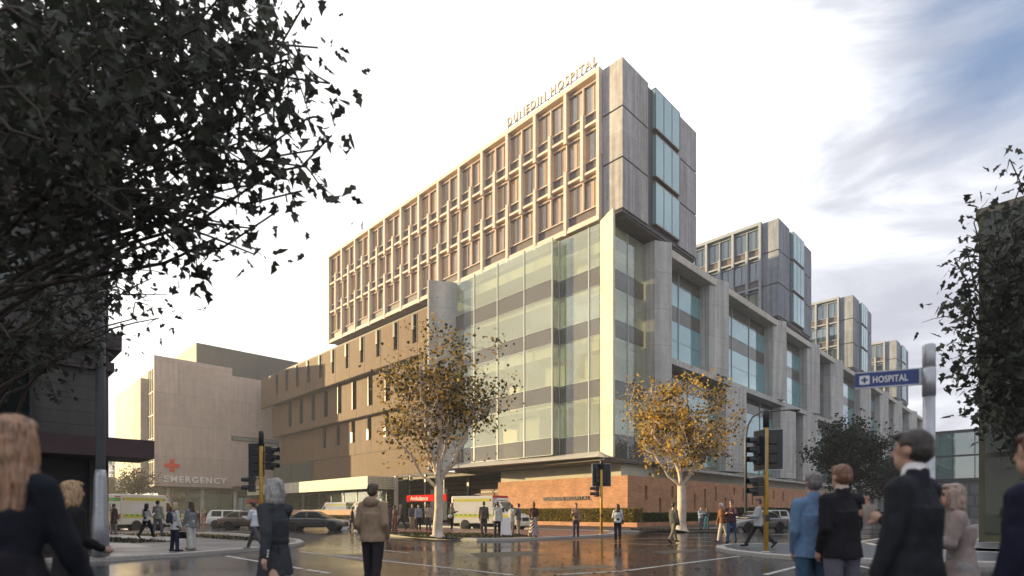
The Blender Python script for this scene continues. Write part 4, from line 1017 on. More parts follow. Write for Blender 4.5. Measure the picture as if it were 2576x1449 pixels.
# face is built round the strip window (u 33..., h)
wz0, wz1, wu0 = 15.3, 15.95, 36.6
b.box(23.85, wu0, 112, 112.6, 6.0, 28.8); b.box(wu0, 56, 112, 112.6, 6.4, wz0); b.box(wu0, 56, 112, 112.6, wz1, 27.4); b.build('wall', M_EMER, em)
b = eb(); b.box(wu0, 47, 112.28, 112.34, wz0, wz1); b.build('strip_window', glass_mat('strip_glass', (0.6, 0.8, 0.8), (0.45, 0.58, 0.60), 0.25, 0.5), em)
b = eb(); b.box(wu0 - 0.15, 47, 111.88, 112.27, wz0 - 0.22, wz0 - 0.002); b.box(wu0 - 0.15, wu0 - 0.002, 111.9, 112.27, wz0, wz1 + 0.1); b.build('window_hood', M_DARKM, em)
b = eb(); b.box(24.4, 56, 113, 150, 6.2, 27.2); b.build('core', M_INT, em)
# left return: glass strip then a lower concrete fin
for k in range(5):
    b = eb(); b.box(23.9, 23.95, 112.65, 117.4, 6.2 + k * 4.1, 10.15 + k * 4.1); b.build('glass_pane', M_GL_POD, em)
b = eb()
for k in range(6): b.box(23.82, 23.98, 112.62, 117.4, 6.1 + k * 4.1, 6.19 + k * 4.1)
for v in (113.8, 115.0, 116.2): b.box(23.82, 23.98, v - 0.04, v + 0.04, 6.2, 26.6)
b.build('mullions', M_FRAME, em)
b = eb(); b.box(22.9, 24.4, 117.5, 124.0, 5.5, 25.6); b.build('side_fin', M_EMER, em)
b = eb(); b.prism([(23.9, 112.6), (56, 112.6), (56, 150), (24.4, 150)], 5.85, 6.1); b.build('soffit', M_SOFF, em)
b = eb(); b.box(32.6, 72, 120.0, 140, 27.2, 34.6); b.build('plant_room', M_EMER, em)
b = eb()
for k in range(88): b.box(32.75 + k * 0.44, 32.95 + k * 0.44, 119.86, 119.995, 27.3, 34.5)
b.box(32.6, 72, 119.94, 119.999, 27.2, 34.6); b.build('ribbed_cladding', mat('dark_rib', (0.045, 0.05, 0.06), 0.5, 0.12, 0.6), em)
b = eb(); b.box(26.0, 56, 119.0, 119.3, 0, 5.85); b.build('undercroft_glass', M_GL_DARK, em)
b = eb(); b.box(38.0, 43.0, 113.2, 113.25, 0.1, 5.8); b.box(43.0, 56.0, 113.2, 113.25, 0.1, 5.8); b.build('green_glazing', M_GL_GREEN, em)
b = eb(); b.box(38.0, 56.0, 116.5, 116.7, 0.1, 5.8); b.build('green_wall', mat('green_wall', (0.05, 0.20, 0.13), 0.6, 0.5, 0.5), em)
for u in (26.5, 32.0, 37.8, 43.0): eb().cyl((u, 114.0, 0), (u, 114.0, 5.85), 0.3, 14).build('column', M_PODC, em, True)
b = eb(); b.box(39.6, 43.4, 113.0, 113.12, 3.0, 3.9); b.build('red_notice', M_RED, em)
b = eb(); b.box(39.6, 44.2, 113.0, 113.12, 2.6, 2.95); b.build('yellow_notice', mat('notice_yellow', (0.60, 0.46, 0.03), 0.5, 0.04), em)
b = eb(); text_mb(b, 'EMERGENCY', 1.5, B_fn(30.4, 111.90, 6.75), 0.09, 0.03, 1.25, 10.2); b.build('lettering', M_LETG, em)
b = eb(); b.box(25.4, 27.7, 111.80, 111.99, 9.35, 10.0); b.box(26.2, 26.9, 111.80, 111.99, 8.6, 9.348); b.box(26.2, 26.9, 111.80, 111.99, 10.002, 10.75); b.build('red_cross', M_RED, em)
b = eb(); text_mb(b, 'COUNC', 1.0, lambda x, y, z: (31.2 - x, 118.9 - z, 3.7 + y), 0.02, 0.004, 1.0, 3.6); b.build('reflected_lettering', mat('letter_reflection', (0.16, 0.16, 0.15), 0.6, 0.02), em)  # mirrored word: a reflection in the glass, modelled as letters
# green glass link between the blocks
lk = root('glass_link', 46, 94, 'small green glass link room between the emergency block and the brown wing', 'building')
b = MB((46, 94, 0))
for k in range(4):
    g = MB((46, 94, 0)); g.box(43.3, 43.34, 92.6 + k * 4.2, 96.7 + k * 4.2, 6.5, 11.2); g.build('glass_pane', M_GL_GREEN, lk)
b.box(43.2, 50, 92.5, 109.6, 11.2, 11.5); b.box(43.2, 50, 92.5, 109.6, 6.3, 6.5); b.box(48, 48.2, 92.5, 109.6, 6.5, 11.2); b.build('frame', M_DARKM, lk)

# ---- glass footbridge far down the street
br = root('glass_footbridge', 150, 16, 'green glass footbridge crossing the street far beyond the towers', 'bridge')
b = MB((150, 16, 0)); b.box(150, 154, 2, 28, 7.8, 8.6); b.box(150, 154, 2, 28, 18.2, 18.9); b.box(150.1, 153.9, 2, 28, 13.2, 13.6); b.build('deck', M_DARKM, br)
for k in range(7):
    for (z0, z1) in ((8.6, 13.2), (13.6, 18.2)):
        b = MB((150, 16, 0)); b.box(150.0, 150.06, 2 + k * 3.7, 2 + k * 3.7 + 3.6, z0, z1); b.build('glass_pane', glass_mat('bridge_glass', (0.6, 0.8, 0.74), (0.16, 0.34, 0.29), 0.22, 0.45) if 'bridge_glass' not in MATS else MATS['bridge_glass'], br)
b = MB((150, 16, 0))
for k in range(8): b.box(149.95, 150.15, 1.95 + k * 3.7, 2.05 + k * 3.7, 8.6, 18.2)
b.build('mullions', M_DARKM, br)
b = MB((150, 16, 0)); b.box(153, 153.3, 2, 28, 8.6, 18.2); b.build('rear_screen', M_INTD, br)
fb = root('distant_building', 190, 10, 'grey distant building closing the street below the glass footbridge', 'building')
b = MB((190, 10, 0)); b.box(190, 205, -14, 24, 0, 12); b.build('wall', panel_mat('far_facade', (0.16, 0.16, 0.16), 2.2, 3.0, 0.25, 0.4, 0.1), fb)
b = MB((190, 10, 0)); b.box(189.6, 205.4, -14.4, 24.4, 12.002, 12.5); b.build('roof', M_SOFF, fb)

# ---- left corner building with cornices and shop canopy
lb = root('corner_shop_building', 3.5, 22.6, 'dark old corner building with cornice bands and a shop canopy at the left edge', 'building')
LO_ = (3.5, 22.6, 0)
def lbm(): return MB(LO_)
M_LB = panel_mat('shaded_render', (0.085, 0.085, 0.078), 30, 0.42, 0.02, 0.7, 0.2, 0.8, 0.7)  # wall colour darkened to hold the shade and vignette of this edge
b = lbm(); b.box(-22, 3.5, 22.6, 40, 3.7, 14.6); b.build('wall', M_LB, lb)
b = lbm(); b.box(-22, 3.66, 22.44, 40, 14.602, 15.0); b.build('parapet', M_LB, lb)
for (z, d, h) in ((6.75, 0.32, 0.55), (6.05, 0.14, 0.3), (10.7, 0.2, 0.35)):
    b = lbm(); b.box(-22, 3.5 + d, 22.6 - d, 22.598, z, z + h); b.box(3.502, 3.5 + d, 22.598, 38, z, z + h); b.build('cornice', mat('cornice_dark', (0.065, 0.05, 0.052), 0.7, 0.2, 1), lb)
b = lbm(); b.box(-22, 4.35, 20.4, 22.55, 3.05, 3.62); b.build('shop_canopy', mat('canopy_maroon', (0.075, 0.04, 0.042), 0.6, 0.15, 1), lb)
b = lbm(); b.box(-22, 3.3, 22.9, 40, 0, 3.7); b.build('shop_front', mat('shop_dark', (0.03, 0.03, 0.032), 0.5, 0.2, 1), lb)
b = lbm(); b.box(3.0, 3.5, 22.6, 23.1, 0, 3.7); b.box(1.2, 1.7, 22.62, 22.89, 0, 3.7); b.box(-3.2, -2.7, 22.62, 22.89, 0, 3.7); b.build('shop_pier', M_LB, lb)
for (u0, u1) in ((-2.5, 1.0), (-7.4, -3.4), (-12, -8)):
    b = lbm(); b.box(u0, u1, 22.85, 22.88, 0.5, 3.0); b.build('shop_window', M_GL_DARK, lb)
for z0 in (4.2, 8.0, 11.6):
    for (u0, u1) in ((-0.4, 1.6), (-4.6, -2.6), (-8.8, -6.8)):
        w = lbm(); w.box(u0, u0 + 0.1, 22.45, 22.598, z0, z0 + 1.7); w.box(u1 - 0.1, u1, 22.45, 22.598, z0, z0 + 1.7); w.box(u0 + 0.1, u1 - 0.1, 22.45, 22.598, z0, z0 + 0.1); w.box(u0 + 0.1, u1 - 0.1, 22.45, 22.598, z0 + 1.6, z0 + 1.7)
        wo = w.build('window', M_DARKM, lb)
        w = lbm(); w.box(u0 + 0.1, u1 - 0.1, 22.52, 22.54, z0 + 0.1, z0 + 1.6); w.build('pane', M_GL_DARK, wo)
# ---- right dark building
rb = root('dark_glass_building', 31.3, 2.6, 'dark green glass fronted building behind the tree at the right edge', 'building')
b = MB((31.3, 2.6, 0)); b.box(31.3, 60, -14, 2.6, 0, 14.2); b.build('wall', mat('dark_cladding', (0.03, 0.037, 0.037), 0.95, 0.2, 0.5, spec=0.05), rb)
b = MB((31.3, 2.6, 0)); b.box(31.2, 60.1, -14.1, 2.7, 14.202, 14.5); b.build('parapet', M_DARKM, rb)
for k in range(4):
    for z0 in (0.4, 3.9, 7.4, 10.9):
        b = MB((31.3, 2.6, 0)); b.box(31.22, 31.26, 2.4 - k * 2.2 - 2.1, 2.4 - k * 2.2, z0, z0 + 3.3); b.build('glass_pane', MATS.get('smoked_glass') or glass_mat('smoked_glass', (0.2, 0.24, 0.24), (0.012, 0.018, 0.018), 0.03, 0.8, top=0.15), rb)
# ---- low buildings far left
fl = root('low_brown_building', 5, 150, 'low brown building beyond the parked ambulance at far left', 'building')
b = MB((5, 150, 0)); b.box(4, 26, 150, 170, 0, 8.5); b.build('wall', brick_mat('brown_brick', (0.12, 0.085, 0.055), (0.09, 0.06, 0.04), (0.1, 0.08, 0.06), 0.6, 0.2), fl)
b = MB((5, 150, 0)); b.box(3.6, 26.4, 149.6, 170.4, 8.502, 9.1); b.build('roof', M_SOFF, fl)

# ================================================================== ground
def ground_mat():
    m, t, b = _new('wet_asphalt')
    tc = N(t, 'ShaderNodeTexCoord')
    n = N(t, 'ShaderNodeTexNoise'); n.inputs['Scale'].default_value = 0.22; n.inputs['Detail'].default_value = 6; t.links.new(tc.outputs['Object'], n.inputs[0])
    n2 = N(t, 'ShaderNodeTexNoise'); n2.inputs['Scale'].default_value = 28; n2.inputs['Detail'].default_value = 3; t.links.new(tc.outputs['Object'], n2.inputs[0])
    n3 = N(t, 'ShaderNodeTexVoronoi'); n3.inputs['Scale'].default_value = 5.5; t.links.new(tc.outputs['Object'], n3.inputs[0])
    r = N(t, 'ShaderNodeMapRange'); r.inputs[1].default_value = 0.35; r.inputs[2].default_value = 0.65; r.inputs[3].default_value = 0.07; r.inputs[4].default_value = 0.26
    t.links.new(n.outputs[0], r.inputs[0])
    t.links.new(r.outputs[0], b.inputs['Roughness'])
    cr = N(t, 'ShaderNodeValToRGB'); e = cr.color_ramp.elements; e[0].position = 0.3; e[0].color = (0.012, 0.013, 0.016, 1); e[1].position = 0.7; e[1].color = (0.040, 0.039, 0.041, 1)
    ad = N(t, 'ShaderNodeMath', op='MULTIPLY'); t.links.new(n.outputs[0], ad.inputs[0]); t.links.new(n2.outputs[0], ad.inputs[1])
    mu = N(t, 'ShaderNodeMath', op='MULTIPLY'); mu.inputs[1].default_value = 2.0; t.links.new(ad.outputs[0], mu.inputs[0]); t.links.new(mu.outputs[0], cr.inputs[0])
    t.links.new(cr.outputs[0], b.inputs['Base Color'])
    bp = N(t, 'ShaderNodeBump'); bp.inputs['Strength'].default_value = 0.10; bp.inputs['Distance'].default_value = 0.01
    t.links.new(n2.outputs[0], bp.inputs['Height'])
    bp2 = N(t, 'ShaderNodeBump'); bp2.inputs['Strength'].default_value = 0.05; bp2.inputs['Distance'].default_value = 0.02; t.links.new(n3.outputs['Distance'], bp2.inputs['Height']); t.links.new(bp.outputs[0], bp2.inputs['Normal'])
    t.links.new(bp2.outputs[0], b.inputs['Normal'])
    b.inputs['Specular IOR Level'].default_value = 0.42
    return m
M_ROAD = ground_mat()
def paving_mat(name, c1, c2, mo, w, h, rough):
    m, t, b = _new(name)
    tc = N(t, 'ShaderNodeTexCoord'); br = N(t, 'ShaderNodeTexBrick'); br.inputs['Scale'].default_value = 1
    br.inputs['Brick Width'].default_value = w; br.inputs['Row Height'].default_value = h; br.inputs['Mortar Size'].default_value = h * 0.06
    br.inputs['Color1'].default_value = c4(c1); br.inputs['Color2'].default_value = c4(c2); br.inputs['Mortar'].default_value = c4(mo)
    t.links.new(tc.outputs['Object'], br.inputs[0])
    n = N(t, 'ShaderNodeTexNoise'); n.inputs['Scale'].default_value = 0.6; n.inputs['Detail'].default_value = 7; t.links.new(tc.outputs['Object'], n.inputs[0])
    r = N(t, 'ShaderNodeMapRange'); r.inputs[1].default_value = 0.3; r.inputs[2].default_value = 0.7; r.inputs[3].default_value = 0.7; r.inputs[4].default_value = 1.3; t.links.new(n.outputs[0], r.inputs[0])
    v = N(t, 'ShaderNodeVectorMath', op='SCALE'); t.links.new(br.outputs[0], v.inputs[0]); t.links.new(r.outputs[0], v.inputs['Scale']); t.links.new(v.outputs[0], b.inputs['Base Color'])
    r2 = N(t, 'ShaderNodeMapRange'); r2.inputs[1].default_value = 0.35; r2.inputs[2].default_value = 0.65; r2.inputs[3].default_value = rough - 0.15; r2.inputs[4].default_value = rough + 0.1; t.links.new(n.outputs[0], r2.inputs[0]); t.links.new(r2.outputs[0], b.inputs['Roughness'])
    MATS[name] = m
    return m
M_PAVE = paving_mat('dark_paving', (0.07, 0.05, 0.047), (0.048, 0.036, 0.035), (0.024, 0.021, 0.021), 0.4, 0.2, 0.5)
M_PAVER = paving_mat('red_paving', (0.26, 0.105, 0.08), (0.19, 0.075, 0.06), (0.09, 0.06, 0.05), 0.4, 0.2, 0.40)
M_PATH = mat('pale_path', (0.30, 0.27, 0.25), 0.5, 0.15, 0.7, fine=0.12)
M_KERB = mat('kerb_granite', (0.40, 0.38, 0.35), 0.7, 0.25, 18, 0.3, fine=0.35)
M_GRASS = mat('grass_base', (0.030, 0.034, 0.014), 0.9, 0.4, 2, 0.4, fine=0.4)
M_LINE = mat('road_paint', (0.46, 0.46, 0.44), 0.45, 0.35, 2.5, fine=0.3)
M_LINEY = mat('road_paint_yellow', (0.58, 0.40, 0.14), 0.45, 0.3, 2.5, fine=0.25)
def st(o): o['kind'] = 'structure'; return o
st(MB().quad((-1500, -400, 0), (1500, -400, 0), (1500, 2600, 0), (-1500, 2600, 0)).build('road', M_ROAD))
def smooth_poly(pts, it=2):
    for _ in range(it):
        q = []
        n = len(pts)
        for i in range(n):
            a, b_ = pts[i], pts[(i + 1) % n]
            q.append((a[0] * 0.75 + b_[0] * 0.25, a[1] * 0.75 + b_[1] * 0.25)); q.append((a[0] * 0.25 + b_[0] * 0.75, a[1] * 0.25 + b_[1] * 0.75))
        pts = q
    return pts
def inset(poly, d):
    a = sum(poly[i][0] * poly[(i + 1) % len(poly)][1] - poly[(i + 1) % len(poly)][0] * poly[i][1] for i in range(len(poly)))
    sgn = 1 if a > 0 else -1
    n = len(poly); outp = []
    for i in range(n):
        p0, p1, p2 = Vector(poly[i - 1]), Vector(poly[i]), Vector(poly[(i + 1) % n])
        d1 = (p1 - p0); d2 = (p2 - p1)
        if d1.length < 1e-6 or d2.length < 1e-6: outp.append(tuple(p1)); continue
        d1.normalize(); d2.normalize()
        n1 = Vector((-d1.y, d1.x)) * sgn; n2 = Vector((-d2.y, d2.x)) * sgn
        nn = (n1 + n2); 
        if nn.length < 1e-3: nn = n1
        nn.normalize(); k = max(0.5, nn.dot(n1))
        outp.append(tuple(p1 + nn * d / k))
    return outp
def pavement(name, poly, m, kerbw=0.28, h=0.13):
    """kerb ring with a real step, and the paving inside it"""
    inn = inset(poly, kerbw)
    n = len(poly); k = MB()
    for i in range(n):
        j = (i + 1) % n
        a, b_, c, d = poly[i], poly[j], inn[j], inn[i]
        k.face([(a[0], a[1], 0), (b_[0], b_[1], 0), (b_[0], b_[1], h - 0.02), (a[0], a[1], h - 0.02)])
        a2 = inset(poly, 0.03)
        k.face([(a[0], a[1], h - 0.02), (b_[0], b_[1], h - 0.02), (a2[j][0], a2[j][1], h), (a2[i][0], a2[i][1], h)])
        k.face([(a2[i][0], a2[i][1], h), (a2[j][0], a2[j][1], h), (c[0], c[1], h), (d[0], d[1], h)])
    st(k.build('kerb', M_KERB))
    s = MB(); s.face([(p[0], p[1], h - 0.006) for p in inn])
    st(s.build(name, m))
def gp(*pts, h=0.0): return [tuple(gnd(x, y, h).xy) for x, y in pts]
left_poly = gp((-420, 1428), (0, 1421), (280, 1412), (450, 1402), (600, 1390), (690, 1381), (748, 1374), (766, 1369), (755, 1363), (700, 1357), (600, 1347), (440, 1341), (270, 1337), (-300, 1337))
pavement('left_pavement', left_poly, M_PAVE)
isl = gp((893, 1342), (930, 1345), (1000, 1350), (1100, 1357), (1200, 1361), (1280, 1361), (1400, 1356), (1490, 1352), (1543, 1348), (1555, 1345), (1540, 1342), (1480, 1339), (1300, 1336), (1100, 1334), (940, 1334), (890, 1338))
pavement('corner_island', isl, M_PAVER)
right_poly = gp((1800, 1381), (1806, 1386), (1835, 1393), (1929, 1404), (2012, 1410), (2150, 1416), (2400, 1425), (2700, 1430), (2700, 1372), (2350, 1371), (2100, 1372), (1900, 1374), (1830, 1376))
pavement('right_island', right_poly, mat('grey_paving', (0.085, 0.095, 0.105), 0.35, 0.25, 0.6, fine=0.2))
# hospital footpaths along both streets, in the street grid
def uvp(*pts): return [tuple(uv(a, b).xy) for a, b in pts]
hp_poly = uvp((31.0, 44), (31.0, 24), (31.4, 22.0), (32.6, 20.4), (34.5, 19.6), (40, 19.4), (220, 19.4), (220, 27.6), (42.3, 27.6), (42.3, 44))
pavement('hospital_footpath', hp_poly, M_PAVE)
wing_poly = uvp((32, 56), (32, 150), (70, 150), (70, 119), (41.4, 119), (38.5, 56))
pavement('hall_forecourt', wing_poly, M_PAVER)
far_right = uvp((25, 2.6), (230, 2.6), (230, 6.2), (27, 6.2), (24, 5.0), (22.5, 2.6), (22.5, -20), (25, -20))
pavement('far_footpath', far_right, M_PAVE)
def patch(name, pts, m, z=0.129):
    s = MB(); s.face([(x, y, z) for x, y in pts]); return st(s.build(name, m))
grass_a = gp((300, 1343), (420, 1341.5), (560, 1346), (700, 1357.5), (690, 1361), (590, 1359), (500, 1352), (330, 1346.5), h=0.13)
grass_b = gp((250, 1352), (300, 1353), (445, 1363), (330, 1366), (250, 1362), h=0.13)
grass_c = gp((960, 1341), (1040, 1339.5), (1200, 1342), (1320, 1346), (1340, 1349.5), (1200, 1353.5), (1090, 1351.5), (1000, 1346.5), h=0.13)
grass_d = gp((1585, 1329.5), (1700, 1331), (1840, 1331.5), (1840, 1334), (1700, 1335), (1590, 1334), h=0.13)
for i, g in enumerate((grass_a, grass_b, grass_c, grass_d)): patch('grass_bed', g, M_GRASS)
patch('pale_path', gp((255, 1345), (320, 1347.5), (470, 1354), (450, 1362), (330, 1352), (255, 1351), h=0.13), M_PATH, 0.127)
patch('pale_path', gp((255, 1366), (330, 1367.5), (390, 1377), (255, 1378), h=0.13), M_PATH, 0.127)
# grass blades: one object per kind of ground cover
gr = MB(); rnd = random.Random(5)
def inside(p, poly):
    c = False; n = len(poly); j = n - 1
    for i in range(n):
        if (poly[i][1] > p[1]) != (poly[j][1] > p[1]) and p[0] < (poly[j][0] - poly[i][0]) * (p[1] - poly[i][1]) / (poly[j][1] - poly[i][1]) + poly[i][0]: c = not c
        j = i
    return c
for g, cnt in ((grass_a, 3500), (grass_b, 1200), (grass_c, 3500), (grass_d, 1500)):
    xs = [p[0] for p in g]; ys = [p[1] for p in g]
    for _ in range(cnt):
        p = (rnd.uniform(min(xs), max(xs)), rnd.uniform(min(ys), max(ys)))
        if not inside(p, g): continue
        a = rnd.uniform(0, 6.28); w = rnd.uniform(0.02, 0.05); h = rnd.uniform(0.04, 0.11)
        dx, dy = math.cos(a) * w, math.sin(a) * w; lx, ly = rnd.uniform(-.05, .05), rnd.uniform(-.05, .05)
        gr.face([(p[0] - dx, p[1] - dy, 0.13), (p[0] + dx, p[1] + dy, 0.13), (p[0] + lx, p[1] + ly, 0.13 + h)])
o = gr.build('grass', leaf_mat('grass_blades', [(0.4, (0.028, 0.036, 0.012)), (0.3, (0.05, 0.055, 0.02)), (0.3, (0.09, 0.07, 0.03))])); tag(o, 'short dark olive grass on the street beds', 'grass', kind='stuff')
# painted lines
lines = MB()
def stripe(p, q, w, mb):
    a = gnd(*p); c = gnd(*q); d = (c - a).normalized(); n = Vector((-d.y, d.x, 0)) * w * 0.5
    a.z = c.z = 0.004
    mb.face([tuple(a + n), tuple(a - n), tuple(c - n), tuple(c + n)])
for p, q in (((1395, 1446), (1560, 1437.5)), ((1565, 1437.2), (1862, 1399)), ((1925, 1446), (2012, 1424)), ((2020, 1422.5), (2160, 1405)), ((570, 1399), (760, 1431)), ((770, 1433), (830, 1442)), ((755, 1388), (1140, 1430)), ((1150, 1431), (1290, 1447)), ((860, 1375), (1030, 1391)), ((930, 1350), (1040, 1358)), ((1560, 1356), (1790, 1352)), ((1940, 1345), (2080, 1341)), ((2060, 1402), (2260, 1445))):
    stripe(p, q, 0.13, lines)
st(lines.build('road_lines', M_LINE))
ly = MB()
for p, q in (((1531, 1367), (1690, 1370.5)), ((1690, 1370.5), (1790, 1372.5)), ((1640, 1361.5), (1790, 1363)), ((1840, 1361), (2080, 1360))): stripe(p, q, 0.11, ly)
st(ly.build('yellow_road_lines', M_LINEY))

# fallen leaves, and worn patches in the asphalt
fl_ = MB(); rnd = random.Random(9)
for _ in range(900):
    k = rnd.random()
    if k < 0.55: p = gnd(rnd.uniform(1050, 1950), rnd.uniform(1366, 1447))
    elif k < 0.8: p = gnd(1101, 1360) + Vector((rnd.gauss(0, 3.5), rnd.gauss(-1.5, 2.5), 0)); 
    else: p = gnd(1713, 1342) + Vector((rnd.gauss(0, 3.5), rnd.gauss(-2, 2.5), 0))
    if any(inside((p.x, p.y), q) for q in (left_poly, isl, right_poly, hp_poly)): z = 0.135
    else: z = 0.006
    a = rnd.uniform(0, 6.28); s_ = rnd.uniform(0.03, 0.075); c_, n_ = math.cos(a) * s_, math.sin(a) * s_
    fl_.face([(p.x - c_, p.y - n_, z), (p.x + n_ * 0.5, p.y - c_ * 0.5, z + 0.012), (p.x + c_, p.y + n_, z + 0.004), (p.x - n_ * 0.5, p.y + c_ * 0.5, z + 0.010)])
o = fl_.build('fallen_leaves', leaf_mat('fallen_leaf', [(0.6, (0.03, 0.022, 0.012)), (0.25, (0.10, 0.06, 0.02)), (0.15, (0.26, 0.14, 0.03))], 0.0)); tag(o, 'scattered dark and orange fallen leaves on the wet road', 'leaves', kind='stuff')
M_PATCH = mat('asphalt_patch', (0.026, 0.026, 0.028), 0.42, 0.3, 1.2, 0.1, fine=0.3)
M_PATCH2 = mat('asphalt_worn', (0.075, 0.073, 0.072), 0.30, 0.3, 1.2, 0.1, fine=0.3)
for pts, m_ in (((1180, 1392), (1330, 1386), (1365, 1396), (1205, 1404)), 0), (((830, 1399), (905, 1394), (1010, 1409), (930, 1416)), 0), (((1640, 1388), (1760, 1381), (1790, 1386), (1668, 1394)), 1), (((1330, 1430), (1520, 1420), (1545, 1427), (1360, 1438)), 1):
    q = [gnd(x, y) for x, y in pts]; st(MB().face([(v.x, v.y, 0.0022) for v in q]).build('road_patch', M_PATCH2 if m_ else M_PATCH))
M_IRON = mat('cast_iron', (0.035, 0.034, 0.034), 0.5, 0.3, 14, 0.6)

# ================================================================== hedges and low walls
def hedge(name, poly_uv, h, label, cols, n, seed, z0=0.13, leaf=0.075):
    t = root(name, poly_uv[0][0], poly_uv[0][1], label, 'hedge', 'clipped hedges round the hospital')
    O = (poly_uv[0][0], poly_uv[0][1], 0)
    (u0, v0), (u1, v1) = poly_uv
    b = MB(O); b.box(u0 + 0.13, u1 - 0.13, v0 + 0.13, v1 - 0.13, z0, z0 + h - 0.13); b.build('twigs', mat('hedge_core', (0.02, 0.025, 0.01), 0.9, 0.3, 3), t)
    r = random.Random(seed); b = MB(O)
    for _ in range(n):
        k = r.random(); p = Vector((r.uniform(min(u0, u1), max(u0, u1)), r.uniform(min(v0, v1), max(v0, v1)), z0 + r.uniform(0, h)))
        du, dv = abs(u1 - u0), abs(v1 - v0)
        fy = 0.78 * du / (du + dv)
        if k < fy: p.y = min(v0, v1) + r.uniform(-0.03, 0.1)
        elif k < 0.78: p.x = min(u0, u1) + r.uniform(-0.03, 0.1)
        else: p.z = z0 + h + r.uniform(-0.1, 0.04)
        a = Vector((r.gauss(0, 1), r.gauss(0, 1), r.gauss(0, 1))).normalized(); c = a.orthogonal().normalized(); c = Matrix.Rotation(r.uniform(0, 6.28), 3, a) @ c
        s = leaf * r.uniform(0.6, 1.5); d = a.cross(c)
        b.face([p - c * s * 0.9, p + d * s * 0.5, p + c * s, p - d * s * 0.5])
    b.build('foliage', leaf_mat(name + '_leaf_%d' % seed, cols), t)
    return t
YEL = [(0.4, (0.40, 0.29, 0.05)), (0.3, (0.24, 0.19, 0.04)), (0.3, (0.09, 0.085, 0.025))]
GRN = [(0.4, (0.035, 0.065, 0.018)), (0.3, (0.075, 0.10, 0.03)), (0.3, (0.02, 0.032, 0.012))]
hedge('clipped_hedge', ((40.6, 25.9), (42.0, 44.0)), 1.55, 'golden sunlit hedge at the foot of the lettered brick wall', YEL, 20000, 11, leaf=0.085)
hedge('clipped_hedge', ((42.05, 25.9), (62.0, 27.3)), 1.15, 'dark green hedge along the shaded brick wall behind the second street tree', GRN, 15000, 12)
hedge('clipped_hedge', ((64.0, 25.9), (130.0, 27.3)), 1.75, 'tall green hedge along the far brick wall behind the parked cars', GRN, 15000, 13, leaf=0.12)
lw = root('brick_edging', 40.0, 25.2, 'low red brick edging at the foot of the hedges', 'wall')
b = MB((40.0, 25.2, 0)); b.box(40.0, 40.3, 25.2, 44.0, 0.124, 0.48); b.box(40.3, 130, 25.2, 25.5, 0.124, 0.48); b.build('edging', M_BRICK, lw)
ow = root('orange_forecourt_wall', 33.4, 57, 'low orange rendered wall screening two parked ambulances', 'wall')
b = MB((33.4, 57, 0)); b.box(33.4, 33.8, 57, 82, 0.12, 1.62); b.build('wall', mat('orange_render', (0.50, 0.27, 0.15), 0.75, 0.12, 0.8, fine=0.1), ow)
b = MB((33.4, 57, 0)); b.box(33.34, 33.86, 56.95, 82.05, 1.622, 1.70); b.build('coping', M_KERB, ow)
hedge('clipped_hedge', ((32.3, 57.0), (33.3, 82.0)), 0.85, 'olive shrub hedge in front of the low orange wall behind the grey sedan', [(0.4, (0.10, 0.095, 0.03)), (0.3, (0.05, 0.06, 0.02)), (0.3, (0.15, 0.12, 0.035))], 9000, 14)
bx = empty('white_utility_box', gnd(868, 1331), R(10), 'small white cabinet standing at the end of the olive hedge', 'cabinet')
bevel(MB().box(-0.35, 0.35, -0.25, 0.25, 0, 0.75).build('housing', M_WHITE, bx), 0.02); MB().box(-0.37, 0.37, -0.27, 0.27, 0.752, 0.80).build('lid', M_KERB, bx)

